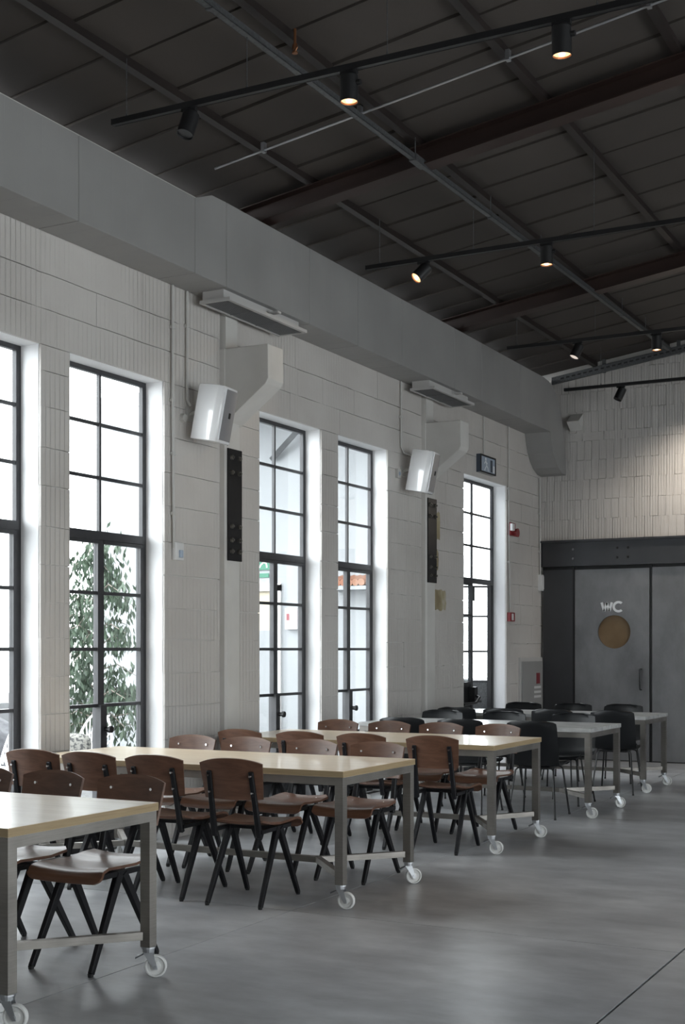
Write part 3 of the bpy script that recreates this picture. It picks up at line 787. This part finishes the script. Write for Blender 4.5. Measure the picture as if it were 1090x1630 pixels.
wall_pipe([(X1, 12.13, 4.165), (X1, 12.13, 3.5), (X1 + .02, 12.16, 3.44), (X1 + .1, 12.2, 3.40)], 'thin conduit dropping to the farther loudspeaker', .008, boxes=((12.13, 3.8),))
wall_pipe([(X1, 14.40, 4.165), (X1, 14.40, 3.72)], 'short conduit dropping to the exit sign', .007)
wall_pipe([(X1, 15.22, 4.165), (X1, 15.22, 2.95), (X1, 15.26, 1.88)], 'long conduit dropping past the red siren to the call point', .008, boxes=((15.22, 3.4), (15.23, 2.5)))
wall_pipe([(X1, 16.36, 3.66), (X1, 16.38, 2.40)], 'conduit dropping from the duct elbow at the room corner', .010, boxes=((16.36, 3.2), (16.37, 2.7)))
jb = thing('junction_box', (XW, 16.39, 2.2), 'small white junction box in the corner beside the steel beam', 'junction box')
obj('box_body', one(box, XW, XW + .045, 16.34, 16.44, 2.19, 2.40), M['whiteplastic'], jb); obj('box_lid', one(box, XW + .045, XW + .052, 16.345, 16.435, 2.21, 2.38), M['whiteplastic'], jb)
md = thing('motion_detector', (XW, 8.19, 2.1), 'small white motion detector right of the second window', 'detector')
b = NB(); box(b, XW + .0, XW + .045, 8.13, 8.235, 2.10, 2.235); bevel(b, .008, 2); obj('detector_body', b, M['whiteplastic'], md, smooth=True)
b = NB(); cyl(b, (XW + .045, 8.185, 2.12), (XW + .045, 8.185, 2.175), .022, .022, 12); obj('lens', b, M['greyblue'], md)
pb = thing('wall_socket', (XW, 8.355, 3.2), 'small round junction socket under the nearer loudspeaker conduit', 'socket')
obj('socket_body', one(cyl, (XW, 8.27, 3.19), (XW + .03, 8.27, 3.19), .035, .03, 14), M['pipe'], pb)
pb = thing('wall_socket', (XW, 12.13, 3.2), 'small square junction socket left of the farther loudspeaker', 'socket')
obj('socket_body', one(box, XW, XW + .03, 12.03, 12.11, 3.17, 3.26), M['pipe'], pb); obj('socket_face', one(cyl, (XW + .03, 12.07, 3.215), (XW + .036, 12.07, 3.215), .02, .018, 12), M['greyblue'], pb)
ex = thing('exit_sign', (XW, 14.45, 3.5), 'small framed emergency exit sign with a running figure above the farthest window', 'exit sign')
obj('sign_body', one(box, XW, XW + .05, 14.21, 14.69, 3.49, 3.70), M['darkglass'], ex)
b = NB(); xs_ = XW + .05
for (a, c, e, f) in ((14.21, 14.69, 3.685, 3.70), (14.21, 14.69, 3.49, 3.505), (14.21, 14.23, 3.505, 3.685), (14.67, 14.69, 3.505, 3.685)): box(b, xs_, xs_ + .008, a, c, e, f)
obj('sign_frame', b, M['rubber'], ex)
obj('sign_face', one(box, xs_, xs_ + .003, 14.235, 14.665, 3.51, 3.68), M['greyblue'], ex)
b = NB(); xf = xs_ + .003
cyl(b, (xf, 14.37, 3.655), (xf + .003, 14.37, 3.655), .018, .018, 10)
for (p, q) in (((14.37, 3.64), (14.40, 3.58)), ((14.37, 3.63), (14.33, 3.60)), ((14.38, 3.62), (14.42, 3.605)), ((14.40, 3.58), (14.36, 3.55)), ((14.36, 3.55), (14.335, 3.52)), ((14.40, 3.58), (14.44, 3.555)), ((14.44, 3.555), (14.45, 3.52))):
    bar(b, (xf + .0015, *p), (xf + .0015, *q), .003, .014)
box(b, xf, xf + .003, 14.60, 14.65, 3.52, 3.60)
obj('running_figure', b, M['signwhite'], ex)
obj('door_symbol', one(box, xf, xf + .003, 14.52, 14.58, 3.52, 3.66), M['darkglass'], ex)
si = thing('alarm_siren', (XW, 15.32, 2.9), 'red alarm siren with white strobe beside the farthest window', 'alarm')
b = NB(); box(b, XW, XW + .045, 15.22, 15.40, 2.83, 2.99); bevel(b, .01, 2); obj('siren_base', b, M['red'], si, smooth=True)
b = NB(); cyl(b, (XW + .045, 15.33, 2.865), (XW + .10, 15.33, 2.865), .045, .055, 16); obj('horn', b, M['red'], si, smooth=True)
obj('strobe', one(box, XW + .045, XW + .075, 15.20, 15.28, 2.885, 2.97), M['whiteplastic'], si)
cp = thing('call_point', (XW, 15.3, 1.83), 'small red fire call point low beside the farthest window', 'call point')
obj('call_body', one(box, XW, XW + .04, 15.21, 15.38, 1.77, 1.88), M['red'], cp); obj('call_face', one(box, XW + .04, XW + .044, 15.265, 15.325, 1.785, 1.865), M['whiteplastic'], cp)

# ------------------------------------------------------------ tables on casters
def caster(t, x, y, rz, brake=True):
    """x,y leg centre; the wheel trails the swivel"""
    Rm = Matrix.Translation((x, y, 0)) @ Matrix.Rotation(rz, 4, 'Z')
    def P(*p): return tuple(Rm @ Vector(p))
    r = .049
    b = NB(); cyl(b, P(0, 0, .128), P(0, 0, .134), .032, .032, 16); cyl(b, P(0, 0, .110), P(0, 0, .128), .026, .028, 16)
    for s_ in (-1, 1):
        vs = [(-.022, .112), (.020, .112), (.042, r - .012), (.026, r - .014)]
        A = [b.verts.new(P(u_, s_ * .019, v_)) for u_, v_ in vs]; B = [b.verts.new(P(u_, s_ * .022, v_)) for u_, v_ in vs]
        for i in range(4): b.faces.new((A[i], A[(i + 1) % 4], B[(i + 1) % 4], B[i]))
        b.faces.new(A[::-1]); b.faces.new(B)
    box_pts = []
    c = obj('caster', b, M['zinc'], t)
    b = NB()
    prof = [(r * .42, .015), (r * .46, .006), (r * .76, .006), (r * .84, .0145), (r * .95, .013), (r, .007), (r, -.007), (r * .95, -.013), (r * .84, -.0145), (r * .76, -.006), (r * .46, -.006), (r * .42, -.015), (r * .15, -.017), (r * .15, .017)]
    n = 28; rings = [[b.verts.new(P(.032 + rr_ * math.cos(2 * math.pi * i / n), yy, r + rr_ * math.sin(2 * math.pi * i / n))) for i in range(n)] for rr_, yy in prof]
    for q in range(len(prof)):
        A, B = rings[q], rings[(q + 1) % len(prof)]
        for i in range(n): b.faces.new((A[i], A[(i + 1) % n], B[(i + 1) % n], B[i]))
    for v in b.verts: v.co -= c.location
    wob = obj('wheel', b, M['nylon'], c, smooth=True)
    b = NB(); cyl(b, P(.032, -.026, r), P(.032, .026, r), .007, .007, 10); obj('axle', b, M['zinc'], c)
    if brake:
        b = NB(); A = [b.verts.new(P(*q)) for q in ((-.02, -.018, .108), (-.055, -.022, .092), (-.055, .022, .092), (-.02, .018, .108), (-.02, -.018, .102), (-.055, -.022, .084), (-.055, .022, .084), (-.02, .018, .102))]
        for f in ((0, 1, 2, 3), (7, 6, 5, 4), (0, 4, 5, 1), (1, 5, 6, 2), (2, 6, 7, 3), (3, 7, 4, 0)): b.faces.new([A[i] for i in f])
        obj('brake_pedal', b, M['galv'], c)
def table(y0, y1, x1, x0, kind, label, th=.035, zt=.76, jl=.385):
    t = thing('dining_table', ((x0 + x1) / 2, (y0 + y1) / 2, 0), label, 'table', 'steel framed tables on casters')
    b = NB(); box(b, x0, x1, y0, y1, zt - th, zt); bevel(b, .0015)
    for f in b.faces:
        if abs(f.normal.z) < .5 and kind == 'oak': f.material_index = 1
    obj('tabletop', b, [M['oak'], M['oakedge']] if kind == 'oak' else [M['stone'], M['stone']], t)
    xl, xr, ya, yb = x0 + .03, x1 - .032, y0 + .032, y1 - .032; s = .025; zl = .134; zb = zt - th
    for (x, y) in ((xl, ya), (xl, yb), (xr, ya), (xr, yb)):
        obj('leg', one(box, x - s, x + s, y - s, y + s, zl, zb - .045), M['steel'], t)
    b = NB()
    for y in (ya, yb): box(b, xl - s, xr + s, y - s, y + s, zb - .045, zb)
    for x in (xl, xr): box(b, x - s, x + s, ya + s, yb - s, zb - .045, zb)
    obj('top_frame', b, M['steel'], t)
    ym = (ya + yb) / 2; z0, z1 = .165, .20; bz = (z0 + z1) / 2
    obj('stretcher', one(box, xl + jl - .005, xr - jl + .005, ym - .02, ym + .02, z0, z1), M['steel'], t)
    for (xx, sgn) in ((xl, 1), (xr, -1)):
        for yy in (ya, yb):
            b = NB(); bar(b, (xx + sgn * .02, yy + (.02 if yy == ya else -.02), bz), (xx + sgn * jl, ym, bz), .035, .035, ref=(0, 0, 1)); obj('brace', b, M['steel'], t)
    random.seed(int(y0 * 10))
    for (x, y) in ((xl, ya), (xl, yb), (xr, ya), (xr, yb)): caster(t, x, y, R(random.choice((15, 40, -20, 60, 10))) if x == xl else R({0: 12, 1: 28}[int(y == yb)] + random.uniform(-10, 10)))
    return t
table(3.74, 4.69, -3.39, -5.55, 'oak', 'oak-topped steel table on casters nearest the camera, cut by the left edge')
table(6.34, 7.28, -3.35, -5.60, 'oak', 'second oak-topped steel table on casters, in front of the second window')
table(8.52, 9.50, -3.32, -5.53, 'oak', 'third and farthest oak-topped steel table on casters, before the grey-topped ones', jl=.30)
table(10.71, 11.62, -3.31, -5.50, 'stone', 'grey-topped steel table on casters just behind the last oak-topped table')
table(12.87, 13.75, -3.42, -5.63, 'stone', 'farthest grey-topped steel table on casters, in front of the dark steel front')

# ------------------------------------------------------------ brown chairs with A-shaped legs
def make_brown(name='plywood_chair'):
    t = thing(name, (0, 0, 0), '', 'chair', 'brown plywood chairs with black A-shaped legs')
    # seat: side profile along y (front = +y)
    prof = [(-.195, .462), (-.16, .452), (-.05, .440), (.08, .444), (.16, .448), (.20, .440), (.225, .420), (.232, .396)]
    def seatf(u, v):
        q = v * (len(prof) - 1); i = min(int(q), len(prof) - 2); f = q - i
        y = prof[i][0] * (1 - f) + prof[i + 1][0] * f; z = prof[i][1] * (1 - f) + prof[i + 1][1] * f
        a = (u - .5) * 2
        wd = .185 + .020 * min(1, v * 1.3)
        cr = 0
        if v < .12: wd -= .03 * (1 - v / .12)
        if v > .85: wd -= .035 * ((v - .85) / .15) ** 2
        z += .012 * a * a * (1 if v < .8 else .3)
        return (a * wd, y, z)
    b = NB(); sheet(b, seatf, 12, 21, .013); obj('seat', b, M['walnut'], t, world=False, smooth=True)
    def backf(u, v):
        a = (u - .5) * 2
        wd = .178 + .016 * v
        top = .830 - .030 * abs(a) ** 2.4; bot = .598 + .006 * a * a
        z = bot + (top - bot) * v
        y = -.262 - .045 * v + .030 * a * a
        return (a * wd, y, z)
    b = NB(); sheet(b, backf, 16, 8, .012); obj('backrest', b, M['walnut'], t, world=False, smooth=True)
    for s_ in (-1, 1):
        x = s_ * .165; xt = s_ * .150
        b = NB(); bar(b, (x, -.245, .012), (xt, -.005, .418), .024, .025, .030, .042); bevel(b, .003); obj('leg', b, M['blacklacquer'], t, world=False)
        b = NB(); bar(b, (x, .245, .012), (xt, .025, .418), .024, .025, .030, .042); bevel(b, .003); obj('leg', b, M['blacklacquer'], t, world=False)
        b = NB(); bar(b, (xt * .93, -.205, .385), (xt * .86, -.292, .757), .033, .026, .029, .018); bevel(b, .004); up = obj('upright', b, M['blacklacquer'], t, world=False)
        for (zz, yy) in ((.640, -.2735), (.733, -.2955)):
            b = NB(); xx = xt * .875; cyl(b, (xx, yy - .004, zz), (xx, yy - .017, zz - .001), .0075, .006, 8); obj('screw', b, M['chrome'], up, world=False)
        for zz in (.765,):
            b = NB(); xx = s_ * .115
            cyl(b, (xx, -.283, zz), (xx, -.270, zz + .001), .0095, .007, 10); obj('screw', b, M['chrome'], t, world=False)
        b = NB(); bar(b, (xt, -.215, .418), (xt, .16, .418), .022, .022); obj('seat_rail', b, M['blacklacquer'], t, world=False)
        b = NB(); cyl(b, (s_ * .11, -.15, .4585), (s_ * .11, -.15, .462), .006, .004, 8); obj('screw', b, M['chrome'], t, world=False)
        for yy in (-.247, .247): obj('foot', one(cyl, (x, yy, 0), (x, yy, .016), .012, .014, 8), M['rubber'], t, world=False)
    b = NB(); box(b, -.15, .15, -.02, .02, .405, .428); obj('cross_bar', b, M['blacklacquer'], t, world=False)
    return t
def make_black(name='shell_chair'):
    t = thing(name, (0, 0, 0), '', 'chair', 'black shell chairs with thin tube legs')
    prof = [(.235, .418), (.222, .440), (.17, .450), (.05, .440), (-.08, .432), (-.155, .438), (-.195, .470), (-.222, .54), (-.245, .64), (-.262, .74), (-.272, .808), (-.270, .825)]
    def f(u, v):
        q = v * (len(prof) - 1); i = min(int(q), len(prof) - 2); fr = q - i
        y = prof[i][0] * (1 - fr) + prof[i + 1][0] * fr; z = prof[i][1] * (1 - fr) + prof[i + 1][1] * fr
        a = (u - .5) * 2
        wd = .212 + .012 * math.sin(v * math.pi)
        if v > .88: wd -= .060 * ((v - .88) / .12) ** 2
        if v < .1: wd -= .03 * (1 - v / .1)
        back = max(0, (v - .45) / .55)
        y += .042 * a * a * min(1, back * 2) ; z += (.018 * a * a) * (1 - min(1, back * 2)) - .010 * abs(a) ** 4 * max(0, (v - .75) / .25)
        return (a * wd, y, z)
    b = NB(); sheet(b, f, 14, 22, .010); obj('shell', b, M['blackshell'], t, world=False, smooth=True)
    for s_ in (-1, 1):
        for e in (-1, 1):
            b = NB(); tube(b, [(s_ * .205, e * .225 - .01, .008), (s_ * .165, e * .150, .40), (s_ * .150, e * .135, .418), (s_ * .11, e * .13, .424)], .0085, 8)
            obj('leg', b, M['blackmetal'], t, world=False, smooth=True)
            obj('foot', one(cyl, (s_ * .2055, e * .226 - .01, 0), (s_ * .205, e * .225 - .01, .016), .011, .010, 8), M['rubber'], t, world=False)
    b = NB(); box(b, -.12, .12, -.15, .15, .412, .430); obj('under_frame', b, M['blackmetal'], t, world=False)
    return t
random.seed(21)
def row(make, xs_, yb, face, labels, rots=None):
    """yb: floor Y of the back feet; face +1 looks away from the camera"""
    for i, x in enumerate(xs_):
        src = PROTO.get(make)
        if src is None: o = PROTO[make] = make()
        else: o = copy_tree(src)
        jr = R(rots[i]) if rots else R(random.uniform(-3, 3))
        o.location = (x, yb + face * .25, 0); o.rotation_euler = (0, 0, (0 if face > 0 else math.pi) + jr)
        o['label'] = labels[i]
PROTO = {}
def labs(base, n, words): return [base % words[i] for i in range(n)]
W4 = ['first from aisle', 'second from aisle', 'third from aisle', 'nearest the windows']
row(make_brown, [-3.81, -4.30, -4.74], 5.03, -1, ['brown chair facing camera at the nearest oak table, its whole seat visible', 'brown chair facing camera behind the nearest oak table, left of the fully visible one', 'brown plywood chair behind the nearest oak table, cut by the left edge'], [1, -2, 2])
row(make_brown, [-3.95, -4.46, -4.92, -5.36], 6.13, 1, labs('brown chair seen from behind, near side of second oak table, %s', 4, W4), [5, 3, 1, 4])
row(make_brown, [-3.77, -4.26, -4.76, -5.21], 7.58, -1, labs('brown chair facing camera, far side of second oak table, %s', 4, W4), [0, -1, 2, 0])
row(make_brown, [-3.735, -4.28, -4.79, -5.29], 8.38, 1, labs('brown chair seen from behind, near side of third oak table, %s', 4, W4), [4, 2, 3, -1])
row(make_brown, [-3.82, -4.30, -4.77, -5.26], 9.83, -1, labs('brown chair facing camera, far side of third oak table, %s', 4, W4))
row(make_black, [-3.77, -4.40, -4.97], 10.48, 1, labs('black chair seen from behind, near side of nearer grey table, %s', 3, W4[:2] + ['third from aisle']), [3, -2, 2])
row(make_black, [-3.87, -4.55, -5.20], 11.98, -1, labs('black chair facing camera, far side of nearer grey table, %s', 3, W4[:2] + ['third from aisle']))
row(make_black, [-3.70, -4.30, -4.83, -5.33], 12.60, 1, labs('black chair seen from behind, near side of farthest grey table, %s', 4, W4), [4, 0, 2, -2])
row(make_black, [-4.0, -4.57, -5.16], 14.15, -1, labs('black chair facing camera, far side of farthest grey table, %s', 3, W4[:2] + ['third from aisle']))

# ------------------------------------------------------------ courtyard outside
gd = struct('floor_courtyard', (0, 0, 0), 'pale gravel courtyard outside the windows', 'ground')
obj('ground', one(box, -30, XW - .21, -8, 40, -.2, -.02), M['paving'], gd)
wo = struct('wall_courtyard', (0, 0, 0), 'low grey courtyard wall beyond the windows', 'wall')
obj('wall_core', one(box, -13.2, -13, 4, 40, -.02, .66), M['greyrender'], wo)
wg = struct('wall_wing', (0, 0, 0), 'white rendered wing wall outside the middle windows', 'wall')
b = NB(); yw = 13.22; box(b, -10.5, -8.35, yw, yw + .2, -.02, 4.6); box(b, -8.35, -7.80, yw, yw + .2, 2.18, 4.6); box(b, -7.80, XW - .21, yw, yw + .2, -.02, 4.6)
obj('wall_core', b, M['outshaded'], wg)
cn = thing('canopy', (-7.5, 12, 4.0), 'white canopy slab with a dark strut outside the middle windows', 'canopy')
obj('slab', one(box, -8.9, XW - .21, 11.9, yw, 4.15, 4.3), M['outshaded'], cn)
b = NB(); bar(b, (-7.9, yw - .05, 3.65), (-7.1, yw - .35, 4.15), .06, .06); obj('strut', b, M['galv'], cn)
od = struct('door_2', (-8.07, yw, 0), 'pale door with beige glass in the wing wall outside', 'door')
b = NB(); box(b, -8.35, -8.28, yw - .03, yw + .1, 0, 2.18); box(b, -7.87, -7.80, yw - .03, yw + .1, 0, 2.18); box(b, -8.35, -7.80, yw - .03, yw + .1, 2.11, 2.2); obj('door_frame', b, M['ventframe'], od)
obj('door_leaf', one(box, -8.28, -7.87, yw + .02, yw + .06, 0.02, 1.65), M['outshaded'], od); obj('transom_light', one(box, -8.28, -7.87, yw + .02, yw + .06, 1.65, 2.11), M['beige'], od)
es = thing('exit_sign', (-8.05, yw, 2.4), 'green emergency exit sign seen outside through the third window', 'exit sign')
obj('sign_face', one(box, -8.22, -7.93, yw - .02, yw, 2.36, 2.56), M['green'], es)
b = NB(); y_ = yw - .022
cyl(b, (-8.06, y_ + .002, 2.52), (-8.06, y_ - .002, 2.52), .016, .016, 10)
for (p, q) in (((-8.06, 2.50), (-8.03, 2.45)), ((-8.06, 2.49), (-8.10, 2.47)), ((-8.05, 2.48), (-8.01, 2.47)), ((-8.03, 2.45), (-8.07, 2.42)), ((-8.07, 2.42), (-8.09, 2.385)), ((-8.03, 2.45), (-7.995, 2.43)), ((-7.995, 2.43), (-7.99, 2.385))):
    bar(b, (p[0], y_, p[1]), (q[0], y_, q[1]), .004, .014, ref=(0, 1, 0))
box(b, -8.19, -8.12, y_ - .002, y_ + .002, 2.385, 2.53)
obj('running_figure', b, M['signwhite'], es)
obj('lower_strip', one(box, -8.20, -7.97, yw - .012, yw, 2.27, 2.32), M['green'], es)
ob = thing('alarm_box', (-7.78, yw, 1.78), 'small white alarm box with red label on the outside wing wall', 'alarm box')
obj('box_body', one(box, -7.72, -7.56, yw - .06, yw, 1.66, 1.90), M['whiteplastic'], ob); obj('red_label', one(box, -7.70, -7.66, yw - .064, yw - .06, 1.76, 1.84), M['redbright'], ob)
obj('side_label', one(box, -7.54, -7.48, yw - .01, yw, 1.70, 1.90), M['redbright'], ob)
ts = thing('tile_stack', (-6.75, yw - .25, 2.1), 'terracotta roof edge glimpsed outside the fourth window', 'roof tiles')
b = NB(); random.seed(4)
for i in range(6): cyl(b, (-6.98 + i * .075, yw - .30, 2.17), (-6.98 + i * .075, yw - .02, 2.23), .042, .042, 8)
obj('tiles', b, M['orange'], ts)
obj('ledge', one(box, -7.05, -6.5, yw - .3, yw, 2.09, 2.13), M['outshaded'], ts)
# stone mound and shrub bed
st = thing('stone_mound', (-10.5, 10.8, 0), 'grey stony mound outside the first window', 'stones')
b = NB(); random.seed(2)
bmesh.ops.create_icosphere(b, subdivisions=4, radius=1)
for v in b.verts:
    n_ = 1 + .12 * math.sin(v.co.x * 7 + 1) * math.sin(v.co.y * 6) + random.uniform(-.02, .02)
    v.co = Vector((-10.9 + v.co.x * 1.0 * n_, 10.9 + v.co.y * 1.15 * n_, v.co.z * .82 * n_))
bmesh.ops.delete(b, geom=[v for v in b.verts if v.co.z < -.03], context='VERTS')
obj('stone_body', b, M['rock'], st, smooth=True)
# white wire chairs with fan backs
def fan_chair(loc, rz, label):
    t = thing('fan_chair', loc, label, 'chair', 'white wire garden chairs', rz)
    b = NB(); n = 20
    arc = [(.27 * math.cos(R(a)), -.16 - .10 * math.sin(R(a)), .44 + .40 * math.sin(R(a))) for a in range(-2, 183, 9)]
    tube(b, arc, .011, 8)
    arc2 = [(.19 * math.cos(R(a)), -.155 - .06 * math.sin(R(a)), .44 + .23 * math.sin(R(a))) for a in range(0, 181, 12)]
    tube(b, arc2, .007, 6)
    obj('back_hoop', b, M['whitewire'], t, world=False, smooth=True)
    for a in range(12, 170, 12):
        b = NB(); tube(b, [(.05 * math.cos(R(a)), -.15, .43), (.27 * math.cos(R(a)), -.16 - .10 * math.sin(R(a)), .44 + .40 * math.sin(R(a)))], .006, 6); obj('spoke', b, M['whitewire'], t, world=False)
    b = NB(); tube(b, [(.24 * math.cos(R(a)), .05 + .22 * math.sin(R(a)), .42) for a in range(0, 360, 15)], .010, 8, True); obj('seat_ring', b, M['whitewire'], t, world=False, smooth=True)
    for i in range(-4, 5):
        x = i * .05; hh = math.sqrt(.24 ** 2 - x * x) * .22 / .24
        b = NB(); tube(b, [(x, .05 - hh, .42), (x, .05, .41), (x, .05 + hh, .42)], .005, 6); obj('seat_wire', b, M['whitewire'], t, world=False)
    for sx in (-1, 1):
        for sy in (-1, 1):
            b = NB(); tube(b, [(sx * .18, .05 + sy * .14, .42), (sx * .24, .05 + sy * .22, -.02)], .010, 8); obj('leg', b, M['whitewire'], t, world=False)
fan_chair((-7.75, 9.46, 0), R(165), 'white wire garden chair with fan back outside the second window')
fan_chair((-7.75, 8.35, 0), R(150), 'white wire garden chair with fan back outside the first window')
cu = thing('cushion', (-7.78, 9.50, .43), 'black and white speckled cushion on the white garden chair outside', 'cushion')
b = NB(); bmesh.ops.create_icosphere(b, subdivisions=3, radius=1)
for v in b.verts:
    c = v.co; s_ = lambda q: math.copysign(abs(q) ** .6, q)
    v.co = Vector((s_(c.x) * .17 - 7.76, 9.45 + c.y * .07, .54 + s_(c.z) * .12))
obj('cover', b, M['cushion'], cu, smooth=True)
# tree
def tree(x, y, label):
    t = thing('courtyard_tree', (x, y, 0), label, 'tree')
    random.seed(31)
    tr = NB(); lf = NB()
    stem = [(x, y, -.02), (x + .03, y + .02, .8), (x - .02, y, 1.5), (x + .04, y + .03, 2.1), (x, y, 2.65)]
    tube(tr, stem, [.045, .038, .03, .02, .008], 8)
    tips = []
    for i in range(52):
        z = random.uniform(.5, 2.5); a = random.uniform(0, 2 * math.pi)
        f = max(0, (z - .9) / 1.7)
        L = (.88 - .55 * f) * random.uniform(.35, 1.1)
        p0 = Vector((x, y, z)); p2 = p0 + Vector((math.cos(a) * L, math.sin(a) * L, random.uniform(-.12, .12))); p1 = (p0 + p2) / 2 + Vector((0, 0, .10))
        tube(tr, [p0, p1, p2], [.010, .007, .003], 5); tips.append((p1, p2))
    for p1, p2 in tips:
        for k_ in range(75):
            q = p1.lerp(p2, random.uniform(-.3, 1.15)) + Vector((random.gauss(0, .07), random.gauss(0, .07), random.gauss(-.04, .07)))
            d = Vector((random.uniform(-.5, .5), random.uniform(-.5, .5), -1)).normalized(); L = random.uniform(.07, .12); wv = random.uniform(.012, .020)
            sd = d.cross(Vector((math.cos(random.uniform(0, 6.3)), math.sin(random.uniform(0, 6.3)), .1))).normalized() * wv
            m_ = q + d * L * .5
            lf.faces.new([lf.verts.new(v) for v in (q, m_ - sd, q + d * L, m_ + sd)])
    obj('trunk', tr, M['bark'], t); o = obj('foliage', lf, M['leaf'], t); o['kind'] = 'stuff'
tree(-8.72, 10.97, 'slender drooping green tree outside the second window')
